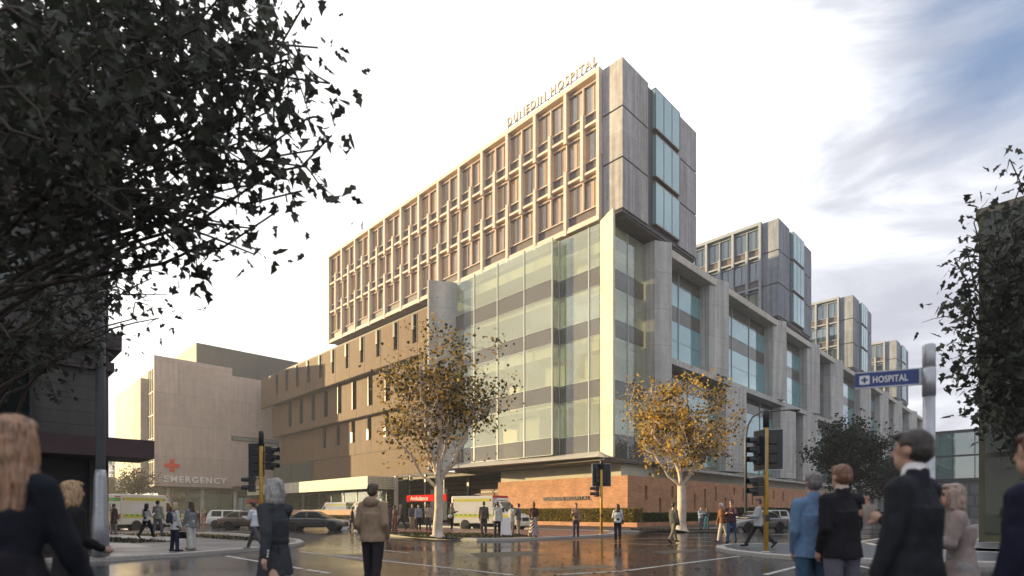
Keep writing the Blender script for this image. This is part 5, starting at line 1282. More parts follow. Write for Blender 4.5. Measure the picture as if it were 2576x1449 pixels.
# ================================================================== street furniture
M_YEL = mat('signal_yellow', (0.52, 0.30, 0.035), 0.45, 0.12, 5, fine=0.12)
M_BLK = mat('signal_black', (0.022, 0.023, 0.026), 0.4, 0.1, 5)
M_GALV = mat('galvanised', (0.42, 0.44, 0.47), 0.35, 0.15, 9, metal=0.4, fine=0.1)
M_POLE = mat('lamp_pole_paint', (0.20, 0.21, 0.23), 0.4, 0.12, 4, metal=0.3, fine=0.1)
M_POLED = mat('lamp_pole_dark', (0.07, 0.08, 0.095), 0.4, 0.12, 4)
M_LENS = mat('signal_lens', (0.04, 0.03, 0.03), 0.12, 0.1, 3)
M_LENSA = mat('signal_lens_amber', (0.25, 0.09, 0.015), 0.15, 0.1, 3)
def head(parent, pos, yaw, n, board, lens=None):
    """signal head facing local -y of yaw: housing, backing board, hooded lenses"""
    b = MB(); hh = 0.29 * n
    for k in range(n):
        z = (k - (n - 1) / 2) * 0.29
        b.box(-0.13, 0.13, -0.10, 0.12, z - 0.137, z + 0.137)
    h = b.build('signal_head', M_BLK, parent, loc=pos, rot=(0, 0, R(yaw))); bevel(h, 0.02)
    if board:
        q = MB(); w, hb = 0.29, hh / 2 + 0.17; q.prism(smooth_poly([(-w, -hb), (w, -hb), (w, hb), (-w, hb)], 0), 0, 0.02)
        for i, p in enumerate(q.v): q.v[i] = (p[0], 0.10 - p[2] - 0.05, p[1])
        q.f = [f[::-1] for f in q.f]
        bo = q.build('backing_board', M_BLK, h); bevel(bo, 0.06, 3, 60)
        e = MB(); t = 0.018
        e.box(-w - t, -w, 0.03, 0.05, -hb, hb); e.box(w, w + t, 0.03, 0.05, -hb, hb); e.box(-w, w, 0.03, 0.05, hb, hb + t); e.box(-w, w, 0.03, 0.05, -hb - t, -hb)
        e.build('board_edge', M_GALV, h)
    for k in range(n):
        z = (k - (n - 1) / 2) * 0.29
        l = MB(); l.lathe([(0.0, -0.118), (0.06, -0.115), (0.10, -0.104), (0.10, -0.095)], (0, 0, z), 18, 'y'); l.build('lens', (M_LENSA if (lens == k) else M_LENS), h, True)
        v = MB(); pts = []
        for i in range(15):
            a = R(-30 + 240 * i / 14); pts.append((math.cos(a) * 0.118, math.sin(a) * 0.118))
        for i in range(14):
            (x0, z0), (x1, z1) = pts[i], pts[i + 1]; k0 = 0.92
            v.face([(x0, -0.10, z + z0), (x1, -0.10, z + z1), (x1 * k0, -0.34, z + z1 * k0 + 0.0), (x0 * k0, -0.34, z + z0 * k0)])
        vo = v.build('visor', M_BLK, h); so = vo.modifiers.new('s', 'SOLIDIFY'); so.thickness = 0.008
    return h
def signal(px, py, base, Ht, label, heads, rot=0):
    p = gnd(px, py, base)
    t = empty('traffic_signal', p, R(rot), label, 'traffic signal', 'yellow traffic signal poles on the corner islands')
    b = MB(); b.tube([(0, 0, 0), (0, 0, Ht - 0.45)], 0.072, 14); b.build('pole', M_YEL, t, True)
    b = MB(); b.lathe([(0.088, Ht - 0.55), (0.088, Ht - 0.1), (0.075, Ht - 0.02), (0.03, Ht)], (0, 0, 0), 14); b.build('pole_cap', M_BLK, t, True)
    b = MB(); b.lathe([(0.13, 0), (0.13, 0.03), (0.08, 0.05)], (0, 0, 0), 14); b.build('base_flange', M_GALV, t, True)
    for (pos, yaw, n, board, lens) in heads:
        head(t, pos, yaw, n, board, lens)
        b = MB(); b.tube([(0, 0, pos[2] - 0.2), (pos[0] * 0.9, pos[1] * 0.9, pos[2] - 0.2)], 0.02, 6); b.tube([(0, 0, pos[2] + 0.2), (pos[0] * 0.9, pos[1] * 0.9, pos[2] + 0.2)], 0.02, 6); b.build('bracket', M_BLK, t)
    if True:
        b = MB(); b.box(-0.06, 0.06, -0.11, -0.073, 0.95, 1.15); b.build('push_button', M_BLK, t)
    return t
signal(657, 1373, KB, 4.2, 'yellow signal pole on the left pavement behind the grey haired walker', [((-0.24, 0.18, 3.15), 180, 3, True, None), ((0.33, -0.02, 3.2), 80, 3, False, None), ((-0.32, -0.05, 2.25), -75, 2, False, None)])
signal(1513, 1345.5, KB, 4.1, 'smallest yellow signal pole on the corner island in front of the lettered brick wall', [((-0.24, 0.12, 3.25), -160, 3, True, None), ((0.24, 0.12, 3.25), 160, 3, True, None), ((-0.26, 0.0, 2.35), -80, 2, False, 1)])
signal(1927, 1390, KB, 4.35, 'tallest yellow signal pole on the right island before the dark tree', [((-0.24, -0.02, 3.1), -82, 3, True, None), ((0.27, 0.18, 3.15), 165, 3, True, None), ((-0.27, -0.04, 2.0), -80, 2, False, None)])
# curved street lamp, left foreground
p = gnd(253, 1400, KB)
t = empty('street_lamp', p, 0, 'tall grey street lamp with curved top at the left pavement under the dark tree', 'street lamp')
pts = [(0, 0, 0), (0, 0, 7.6), (0.03, 0, 8.7), (0.12, 0, 9.6), (0.28, 0, 10.4), (0.55, 0, 11.3), (0.80, 0, 12.0), (1.0, 0, 12.5)]
MB().tube(pts, [0.115] * 2 + [0.11, 0.105, 0.10, 0.095, 0.09, 0.085], 16).build('pole', M_POLE, t, True)
MB().lathe([(0.20, 0), (0.20, 0.9), (0.165, 1.3), (0.155, 2.2), (0.12, 2.4)], (0, 0, 0), 18).build('base_sleeve', M_GALV, t, True)
hm_ = MB(); hm_.ell((1.15, -0.1, 13.0), (0.26, 0.42, 0.40), 14, 9); hm_.build('lamp_head', M_POLE, t, True)
MB().ell((1.17, -0.35, 12.86), (0.17, 0.22, 0.22), 12, 8).build('lamp_glass', mat('lamp_glass', (0.35, 0.36, 0.36), 0.15, 0.05), t, True)
# far street lamp with outreach arm
p = gnd(1876, 1331, KB)
t = empty('street_lamp', p, R(20), 'dark street lamp with long curved arm between the second tree and the hedge', 'street lamp')
MB().tube([(0, 0, 0), (0, 0, 6.6), (0.15, 0, 7.5), (0.6, 0, 8.2), (1.4, 0, 8.65), (3.0, 0, 8.85), (4.4, 0, 9.0)], [0.11, 0.085, 0.08, 0.07, 0.065, 0.06, 0.055], 10).build('pole', M_POLED, t, True)
bevel(MB().box(4.3, 5.1, -0.16, 0.16, 8.92, 9.06).build('lamp_head', M_POLED, t), 0.04)
MB().box(4.45, 4.95, -0.1, 0.1, 8.88, 8.915).build('lamp_glass', M_LENS, t)
# blue direction sign
Zs = 6.6
p = at(2337, 1289, Zs); p.z = 0
t = empty('street_sign', p, 0, 'blue HOSPITAL street blade with white cross on a grey pipe post at right', 'street sign')
top = EYE + (1289 - 866) / F * Zs
MB().tube([(0, 0, 0), (0, 0, top - 0.62)], 0.062, 20).build('post', M_GALV, t, True)
MB().lathe([(0.068, top - 0.62), (0.068, top - 0.30), (0.06, top - 0.295), (0.06, top - 0.27), (0.066, top - 0.265), (0.066, top - 0.02), (0.05, top)], (0, 0, 0), 20).build('post_cap', M_GALV, t, True)
q0 = at(2310, 950, Zs * 1.01) - p; q1 = at(2150, 956, Zs * 1.045) - p
d = Vector((q1.x - q0.x, q1.y - q0.y, 0)); Ls = d.length; d.normalize(); nrm = Vector((-d.y, d.x, 0)); nrm = nrm if nrm.y < 0 else -nrm
zc = (q0.z + q1.z) / 2; hb = 0.088
def sp(a, b_, c): w = Vector((q0.x, q0.y, 0)) + d * a + nrm * b_; return (w.x, w.y, zc + c)
def sbox(mb, a0, a1, b0, b1, c0, c1): mb.hexa([sp(a0, b0, c0), sp(a1, b0, c0), sp(a1, b1, c0), sp(a0, b1, c0)], [sp(a0, b0, c1), sp(a1, b0, c1), sp(a1, b1, c1), sp(a0, b1, c1)]); return mb
blade = sbox(MB(), 0, Ls, -0.012, 0.012, -hb, hb).build('blade', mat('sign_blue', (0.012, 0.04, 0.19), 0.35, 0.08, 5), t)
sbox(sbox(MB(), -0.13, Ls, -0.016, 0.016, hb, hb + 0.014), -0.13, Ls, -0.016, 0.016, -hb - 0.014, -hb).build('edge_channel', M_GALV, t)
sbox(MB(), -0.13, -0.002, -0.02, 0.02, -hb, hb).build('clamp', M_GALV, t)
b = MB(); text_mb(b, 'HOSPITAL', 0.112, lambda x, y, z: sp(Ls * 0.44 - x, 0.0135 + z, -0.040 + y), 0.001, 0.0025, 1.05, Ls * 0.55); b.build('lettering', mat('sign_white', (0.72, 0.72, 0.72), 0.4, 0.02), t)
b = MB(); cx = Ls * 0.845; s_ = 0.055
rr = smooth_poly([(-s_, -s_), (s_, -s_), (s_, s_), (-s_, s_)], 0)
corner = []
for (sx, sy, a0) in ((1, 1, 0), (-1, 1, 90), (-1, -1, 180), (1, -1, 270)):
    for k in range(5): a = R(a0 + 22.5 * k); corner.append((sx * (s_ - 0.012) + 0.012 * math.cos(a), sy * (s_ - 0.012) + 0.012 * math.sin(a)))
b.face([sp(cx - x, 0.0135, y) for x, y in corner]); b.build('cross_panel', MATS['sign_white'], t)
b = MB(); w1, w2 = 0.011, 0.037
b.face([sp(cx - x, 0.0155, y) for x, y in ((-w1, -w2), (w1, -w2), (w1, -w1), (w2, -w1), (w2, w1), (w1, w1), (w1, w2), (-w1, w2), (-w1, w1), (-w2, w1), (-w2, -w1), (-w1, -w1))]); b.build('cross', MATS['sign_blue'], t)

# ================================================================== vehicles
M_TYRE = mat('tyre', (0.018, 0.018, 0.018), 0.8, 0.1, 6)
M_RIM_ = mat('rim_alloy', (0.50, 0.50, 0.50), 0.35, 0.05, 6, metal=0.5)
M_CGL = mat('car_glass', (0.03, 0.035, 0.038), 0.06, 0.0, 1, spec=0.8)
M_HL = mat('headlight', (0.6, 0.6, 0.58), 0.1, 0.05, 4)
M_TL = mat('taillight', (0.45, 0.02, 0.015), 0.2, 0.05, 4)
M_TRIM = mat('black_trim', (0.02, 0.02, 0.022), 0.5, 0.05, 4)
def wheel(parent, x, y, r, w=0.2):
    s = 1 if y > 0 else -1
    o = MB().lathe([(r * 0.6, -w / 2), (r * 0.94, -w / 2), (r, -w / 2 + 0.03), (r, w / 2 - 0.03), (r * 0.94, w / 2), (r * 0.6, w / 2)], (0, 0, 0), 22, 'y').build('wheel', M_TYRE, parent, True, loc=(x, y, r))
    b = MB()
    b.lathe([(0.0, s * (w / 2 - 0.02)), (r * 0.16, s * (w / 2 - 0.01)), (r * 0.2, s * (w / 2 - 0.035)), (r * 0.55, s * (w / 2 - 0.03)), (r * 0.62, s * (w / 2 + 0.005)), (r * 0.65, s * (w / 2))], (0, 0, 0), 20, 'y')
    b.build('rim', M_RIM_, o, True)
    return o
def loft(sections, nseg=10):
    """sections: (x, half width, z low, z high, tuck); ring rounded like a car body"""
    mb = MB(); vs = []; fs = []
    for (x, w, zl, zh, tk) in sections:
        ring = [(-w * 0.86, zl), (-w * 0.97, zl + (zh - zl) * 0.14), (-w, zl + (zh - zl) * 0.5), (-w * (1 - tk * 0.35), zh - (zh - zl) * 0.10), (-w * (0.9 - tk), zh), (w * (0.9 - tk), zh), (w * (1 - tk * 0.35), zh - (zh - zl) * 0.10), (w, zl + (zh - zl) * 0.5), (w * 0.97, zl + (zh - zl) * 0.14), (w * 0.86, zl)]
        vs += [(x, a, b_) for a, b_ in ring]
    n = 10
    for i in range(len(sections) - 1):
        for k in range(n): fs.append((i * n + k, i * n + (k + 1) % n, (i + 1) * n + (k + 1) % n, (i + 1) * n + k))
    fs.append(tuple(range(n - 1, -1, -1))); fs.append(tuple(range((len(sections) - 1) * n, len(sections) * n)))
    mb._add(vs, fs); return mb
def car(name, label, cat, pos, yaw, paint, style='sedan', Lc=4.4, group='cars in the streets'):
    t = empty(name, pos, R(yaw), label, cat, group)
    hl = Lc / 2; w = 0.85
    if style == 'sedan':
        sec = [(-hl, 0.74, 0.42, 0.86, .06), (-hl + 0.12, 0.81, 0.30, 0.95, .05), (-hl + 0.5, w, 0.24, 1.0, .04), (-0.9, w, 0.22, 0.98, .02), (0.6, w, 0.22, 0.97, .02), (hl - 0.9, w, 0.23, 0.88, .05), (hl - 0.25, 0.80, 0.26, 0.76, .08), (hl - 0.04, 0.72, 0.32, 0.66, .10), (hl, 0.64, 0.38, 0.58, .10)]
        gh = [(-1.72, 0.97), (-1.05, 1.40), (-0.85, 1.44), (0.05, 1.445), (0.25, 1.41), (1.05, 0.95)]
        cuts = [(-1.42, -0.52), (-0.44, 0.62)]
    else:
        sec = [(-hl, 0.76, 0.42, 0.95, .04), (-hl + 0.1, 0.83, 0.30, 1.02, .03), (-hl + 0.5, w, 0.24, 1.02, .02), (-0.9, w, 0.22, 1.0, .02), (0.6, w, 0.22, 0.98, .02), (hl - 0.9, w, 0.23, 0.92, .05), (hl - 0.25, 0.80, 0.26, 0.80, .08), (hl - 0.04, 0.72, 0.32, 0.70, .10), (hl, 0.64, 0.38, 0.60, .10)]
        gh = [(-hl + 0.06, 1.0), (-hl + 0.32, 1.50), (-hl + 0.5, 1.55), (0.05, 1.56), (0.3, 1.51), (1.15, 0.97)]
        cuts = [(-hl + 0.42, -1.02), (-0.95, -0.05), (0.02, 0.72)]
    mb = loft(sec); body = mb.build('body', paint, t, True)
    sd = body.modifiers.new('s', 'SUBSURF'); sd.levels = 2; sd.render_levels = 2
    # cabin
    zb, zr = gh[0][1], max(p[1] for p in gh)
    def hw(z): return 0.74 - 0.16 * max(0, (z - zb)) / (zr - zb)
    c = MB(); n = len(gh)
    vs = [(x, -hw(z), z) for x, z in gh] + [(x, hw(z), z) for x, z in gh]
    c._add(vs, [tuple(range(n)), tuple(range(2 * n - 1, n - 1, -1))] + [((i + 1) % n, i, n + i, n + (i + 1) % n) for i in range(n)])
    cab = c.build('cabin', paint, t); bevel(cab, 0.035, 3, 25); smooth_by_angle(cab.data, 50)
    def edge_z(x):
        for (x0, z0), (x1, z1) in zip(gh[:-1], gh[1:]):
            if x0 <= x <= x1: return z0 + (z1 - z0) * (x - x0) / (x1 - x0)
        return zb
    for s in (-1, 1):
        for (a, b_) in cuts:
            pts = [(a + 0.04, zb + 0.05)]; m = 8; topp = []
            for i in range(m + 1):
                x = a + 0.04 + (b_ - a - 0.08) * i / m; topp.append((x, min(edge_z(x) - 0.07, zr - 0.09)))
            pts = [(a + 0.04, zb + 0.03)] + [p for p in topp if p[1] > zb + 0.06] + [(b_ - 0.04, zb + 0.03)]
            if len(pts) < 3: continue
            f = [(x, s * (hw(z) + 0.008), z) for x, z in pts]
            MB().face(f if s > 0 else f[::-1]).build('side_window', M_CGL, t)
    def sl(i, j, name, m, f0=0.14, f1=0.9, ww=0.9):
        (x0, z0), (x1, z1) = gh[i], gh[j]; nx, nz = (z1 - z0), -(x1 - x0)
        l = math.hypot(nx, nz); nx, nz = nx / l * 0.012, nz / l * 0.012
        if i > j or (nx * (1 if x0 > 0 else -1)) < 0: nx, nz = -nx, -nz
        if nz < 0: nx, nz = -nx, -nz
        a = (x0 + (x1 - x0) * f0, z0 + (z1 - z0) * f0); b_ = (x0 + (x1 - x0) * f1, z0 + (z1 - z0) * f1)
        MB().face([(a[0] + nx, -hw(a[1]) * ww, a[1] + nz), (a[0] + nx, hw(a[1]) * ww, a[1] + nz), (b_[0] + nx, hw(b_[1]) * ww, b_[1] + nz), (b_[0] + nx, -hw(b_[1]) * ww, b_[1] + nz)]).build(name, m, t)
    sl(5, 4, 'windscreen', M_CGL); sl(0, 1, 'rear_window', M_CGL)
    xw = (-hl + 0.82, hl - 0.86)
    for x in xw:
        for s in (-1, 1): wheel(t, x, s * (w - 0.10), 0.315)
    for x in xw:
        for s in (-1, 1): MB().lathe([(0.30, s * (w - 0.24)), (0.375, s * (w - 0.24)), (0.375, s * (w + 0.004)), (0.30, s * (w + 0.004))], (x, 0, 0.33), 20, 'y').build('wheel_arch', M_TRIM, t, True)
    for s in (-1, 1):
        bevel(MB().box(hl - 0.24, hl - 0.03, s * 0.42, s * 0.70, 0.58, 0.70).build('headlight', M_HL, t), 0.03)
        bevel(MB().box(-hl - 0.01, -hl + 0.12, s * 0.48, s * 0.78, 0.66, 0.86 if style == 'sedan' else 1.0).build('taillight', M_TL, t), 0.02)
        bevel(MB().box(0.72, 0.86, s * 0.80, s * 0.98, 0.96, 1.08).build('wing_mirror', paint, t), 0.03)
        for x in (-0.62, 0.28): MB().box(x, x + 0.16, s * (w - 0.005), s * (w + 0.02), 0.80, 0.83).build('door_handle', M_TRIM, t)
    b = MB(); b.box(hl - 0.06, hl + 0.015, -0.42, 0.42, 0.40, 0.50); b.build('grille', M_TRIM, t)
    b = MB()
    for s in (-1, 1):
        b.box(-hl + 0.5, hl - 0.55, s * (w - 0.02), s * (w + 0.012), 0.52, 0.555)
        for x in (-0.48, 0.66): b.box(x - 0.006, x + 0.006, s * (w - 0.02), s * (w + 0.003), 0.30, 0.96)
    b.build('side_moulding', M_TRIM, t)
    bevel(MB().box(-0.0, 0.001, 0, 0.001, 0.3, 0.301).box(-hl - 0.03, -hl + 0.08, -0.74, 0.74, 0.40, 0.56).box(hl - 0.06, hl + 0.03, -0.68, 0.68, 0.30, 0.395).build('bumper', paint, t), 0.02)
    MB().box(-hl - 0.035, -hl - 0.031, -0.18, 0.18, 0.60, 0.71).build('number_plate', M_WHITE, t)
    return t
P_GREY = mat('paint_grey', (0.13, 0.125, 0.12), 0.3, 0.08, 3, metal=0.3, coat=0.6, fine=0.05)
P_SILV = mat('paint_silver', (0.34, 0.34, 0.345), 0.3, 0.08, 3, metal=0.3, coat=0.6, fine=0.05)
P_WHITE = mat('paint_white', (0.70, 0.70, 0.68), 0.3, 0.05, 3, coat=0.6)
P_BROWN = mat('paint_bronze', (0.20, 0.155, 0.13), 0.3, 0.08, 3, metal=0.3, coat=0.6)
car('sedan', 'dark grey sedan driving right in front of the low orange wall', 'car', gnd(795, 1334.5), 3, P_GREY, 'sedan', 4.5)
car('station_wagon', 'white station wagon at the left road behind the bronze car', 'car', gnd(585, 1329.5) + Vector((-0.4, 1.6, 0)), 8, P_WHITE, 'wagon', 4.6)
car('hatchback', 'bronze car overlapping the white station wagon', 'car', gnd(607, 1330.5) + Vector((0.9, -0.6, 0)), 6, P_BROWN, 'sedan', 4.2)
car('sedan', 'silver sedan on the right street behind the striding person', 'car', gnd(1900, 1336.5), -160, P_SILV, 'sedan', 4.5)
car('station_wagon', 'white wagon partly hidden behind the silver sedan', 'car', gnd(1925, 1328), -157, P_WHITE, 'wagon', 4.6)
car('sedan', 'white car far down the right street near the dark tree', 'car', gnd(2160, 1318), 30, P_WHITE, 'sedan', 4.4)
car('sedan', 'small dark car far down the right street right of the white one', 'car', gnd(2225, 1314), 25, P_GREY, 'sedan', 4.4)
car('hatchback', 'small white car far left under the emergency block', 'car', gnd(408, 1322), 5, P_WHITE, 'wagon', 4.0)
# ambulances
M_AMB = mat('ambulance_white', (0.76, 0.75, 0.66), 0.3, 0.04, 2, coat=0.4)
M_HIV = mat('ambulance_yellow', (0.66, 0.62, 0.10), 0.4, 0.05, 2)
M_AGRN = mat('ambulance_green', (0.13, 0.42, 0.06), 0.4, 0.05, 2)
M_REDL = mat('beacon_red', (0.62, 0.03, 0.02), 0.2, 0.03, 3)
def ambulance(label, pos, yaw, Lb=3.6):
    t = empty('ambulance', pos, R(yaw), label, 'ambulance', 'ambulances waiting around the hospital')
    x0 = -2.9; x1 = x0 + Lb; H = 2.58
    bevel(MB().box(x0, x1, -1.02, 1.02, 0.52, H).build('patient_box', M_AMB, t), 0.05)
    cabp = [(x1 + 0.01, 0.42), (2.78, 0.42), (2.86, 0.75), (2.82, 1.02), (2.45, 1.22), (1.72, 1.36), (1.12, 2.16), (0.95, 2.22), (x1 + 0.01, 2.3)]
    m_ = MB(); m_.side(cabp, -0.94, 0.94); cb = m_.build('cab', M_AMB, t); bevel(cb, 0.06, 3, 25); smooth_by_angle(cb.data, 40)
    m_ = MB(); m_.side([(0.5, 2.302), (1.02, 2.24), (0.98, 2.42), (0.5, 2.55)], -0.9, 0.9); m_.build('roof_fairing', M_AMB, t)
    bevel(MB().box(0.56, 0.92, -0.98, 0.98, 2.46, 2.60).box(1.0, 1.04, -0.6, 0.6, 2.24, 2.25).build('light_bar', M_REDL, t), 0.03)
    for s in (-1, 1):
        y = s * 0.947
        f = [(0.80, y, 1.36), (1.56, y, 1.36), (1.08, y, 2.03), (0.80, y, 2.05)]
        MB().face(f[::-1] if s > 0 else f).build('side_window', M_CGL, t)
        ys = s * 1.024
        def strip(a, b_, c, d, nm, m):
            MB().box(a, b_, min(ys, ys + s * 0.004), max(ys, ys + s * 0.004), c, d).build(nm, m, t)
        strip(x0 + 0.1, x1 - 0.1, 0.98, 1.22, 'yellow_stripe', M_HIV); strip(x0 + 0.25, x1 - 0.2, 2.16, 2.36, 'yellow_stripe', M_HIV)
        q = MB()
        for k in range(8): q.box(x0 + 0.3 + k * 0.42, x0 + 0.51 + k * 0.42, min(ys + s * 0.0045, ys + s * 0.007), max(ys + s * 0.0045, ys + s * 0.007), 1.10, 1.215)
        q.build('green_checks', M_AGRN, t)
        strip(x0 + 0.15, x0 + 0.22, 2.18, 2.34, 'side_beacon', M_REDL); strip(x1 - 0.28, x1 - 0.16, 2.18, 2.32, 'side_beacon', M_REDL)
        strip(x0 + 0.75, x0 + 2.2, 1.38, 1.88, 'side_panel_window', mat('frosted_pane', (0.80, 0.80, 0.78), 0.2, 0.03))
        MB().box(0.72, 2.7, min(s * 0.944, s * 0.949), max(s * 0.944, s * 0.949), 0.98, 1.16).build('yellow_stripe', M_HIV, t)
        bevel(MB().box(1.45, 1.62, s * 0.97, s * 1.22, 1.35, 1.68).build('wing_mirror', M_TRIM, t), 0.03)
        bevel(MB().box(2.62, 2.87, s * 0.55, s * 0.88, 0.80, 1.0).build('headlight', M_HL, t), 0.03)
        MB().box(2.2, 2.42, s * 0.942, s * 0.952, 0.72, 0.82).build('indicator', mat('indicator_orange', (0.6, 0.16, 0.02), 0.3, 0.03), t)
        bevel(MB().box(x0 - 0.02, x0 + 0.03, s * 0.78, s * 0.98, 0.95, 1.25).build('taillight', M_TL, t), 0.01)
        MB().box(x0 - 0.025, x0 + 0.02, s * 0.55, s * 0.98, 2.36, 2.44).build('rear_beacon', M_REDL, t)
        for x in (-1.72, 1.95): wheel(t, x, s * (0.90 if x < 0 else 0.83), 0.36, 0.24)
    for x in (-1.72, 1.95):
        for s in (-1, 1):
            yy = 1.03 if x < 0 else 0.95
            MB().lathe([(0.36, s * (yy - 0.3)), (0.43, s * (yy - 0.3)), (0.43, s * (yy + 0.004)), (0.36, s * (yy + 0.004))], (x, 0, 0.38), 22, 'y').build('wheel_arch', M_TRIM, t, True)
    a, b_ = (1.74, 1.40), (1.15, 2.12)
    MB().face([(a[0] - 0.05 + 0.02, -0.84, a[1] + 0.03), (a[0] - 0.05 + 0.02, 0.84, a[1] + 0.03), (b_[0] + 0.025, 0.8, b_[1] + 0.0), (b_[0] + 0.025, -0.8, b_[1])]).build('windscreen', M_CGL, t)
    MB().box(2.80, 2.875, -0.5, 0.5, 0.72, 0.98).build('grille', M_TRIM, t)
    bevel(MB().box(2.6, 2.95, -0.95, 0.95, 0.36, 0.66).build('bumper', M_AMB, t), 0.05)
    MB().box(x0 + 0.1, 2.6, -0.8, 0.8, 0.28, 0.50).build('chassis', M_TRIM, t)
    q = MB(); q.box(x0 - 0.008, x0 - 0.001, -0.98, 0.98, 2.10, 2.33); q.build('rear_green_band', M_AGRN, t)
    q = MB(); q.box(x0 - 0.008, x0 - 0.001, -0.98, 0.98, 0.98, 1.22); q.build('rear_yellow_band', M_HIV, t)
    q = MB(); q.box(x0 - 0.010, x0 - 0.001, -0.6, -0.08, 1.35, 1.95); q.box(x0 - 0.010, x0 - 0.001, 0.08, 0.6, 1.35, 1.95); q.build('rear_window', mat('grey_pane', (0.25, 0.26, 0.27), 0.2, 0.05), t)
    q = MB(); q.box(x0 - 0.12, x0, -0.95, 0.95, 0.40, 0.52); q.build('rear_step', M_TRIM, t)
    q = MB(); text_mb(q, 'St John', 0.20, lambda x, y, z: (x0 - 0.009 - z, -x, 2.14 + y), 0.001, 0.002, 1.0, 0.8); q.build('lettering', M_HIV, t)
    return t
ambulance('large white and yellow ambulance parked behind the corner island, facing right', gnd(1236, 1334), -27)
ambulance('white ambulance with green St John band seen from the rear behind the lamp post', gnd(312, 1339) + Vector((0.0, 2.2, 0)), 78, 3.7)
ambulance('white ambulance behind the orange wall, left one of the two', uv(36.2, 70.5, 0.13), 155)
ambulance('white ambulance behind the orange wall, right one of the two', uv(36.2, 62.6, 0.13), 155)
bo = empty('sandwich_board', gnd(1270, 1347, KB), R(15), 'white folding board standing beside the ambulance cab', 'sign board')
MB().hexa([(-0.3, -0.28, 0), (0.3, -0.28, 0), (0.3, -0.25, 0), (-0.3, -0.25, 0)], [(-0.28, -0.02, 0.95), (0.28, -0.02, 0.95), (0.28, 0.0, 0.95), (-0.28, 0.0, 0.95)]).build('front_board', M_WHITE, bo)
MB().hexa([(-0.3, 0.25, 0), (0.3, 0.25, 0), (0.3, 0.28, 0), (-0.3, 0.28, 0)], [(-0.28, 0.002, 0.95), (0.28, 0.002, 0.95), (0.28, 0.022, 0.95), (-0.28, 0.022, 0.95)]).build('rear_board', M_WHITE, bo)

# ================================================================== trees
def leaf_poly(b, p, s, r, droop=0.3, shape=0):
    a = Vector((r.gauss(0, 1), r.gauss(0, 1), r.gauss(0, 1) - droop)).normalized()
    n = Matrix.Rotation(r.uniform(0, 6.28), 3, a) @ a.orthogonal().normalized()
    w = a.cross(n)
    if shape == 0:
        pts = [(0, 0), (0.28, 0.34), (0.62, 0.46), (0.72, 0.18), (1.0, 0.0), (0.70, -0.22), (0.55, -0.44), (0.22, -0.30)]
        b.face([p + a * x * s + w * y * s + n * (abs(y) * 0.35 * s) for x, y in pts])
    else:
        k = r.uniform(0.22, 0.5)
        pts = [(0, 0), (0.22, k * r.uniform(.6, 1.2)), (0.42, k * r.uniform(.3, .6)), (0.62, k * r.uniform(.6, 1.2)), (0.9, k * r.uniform(.1, .5)), (1.25, k * r.uniform(-.2, .2)), (0.85, -k * r.uniform(.2, .5)), (0.6, -k * r.uniform(.6, 1.2)), (0.4, -k * r.uniform(.3, .6)), (0.2, -k * r.uniform(.5, 1.1))]
        b.face([p + a * x * s + w * y * s + n * (abs(y) * 0.3 * s) for x, y in pts])
def limb(b, p0, p1, r0, r1, r, wob=0.08, n=6, seg=7):
    ln = (p1 - p0).length; pts = []; rad = []
    off = Vector((0, 0, 0))
    for i in range(n + 1):
        f = i / n
        if 0 < i < n: off = off * 0.6 + Vector((r.gauss(0, 1), r.gauss(0, 1), r.gauss(0, 0.6))) * ln * wob * 0.35
        elif i == n: off = Vector((0, 0, 0))
        pts.append(p0.lerp(p1, f) + off + Vector((0, 0, 0.06 * ln * math.sin(PI * f)))); rad.append(r0 + (r1 - r0) * f)
    b.tube(pts, rad, seg, False)
    return pts
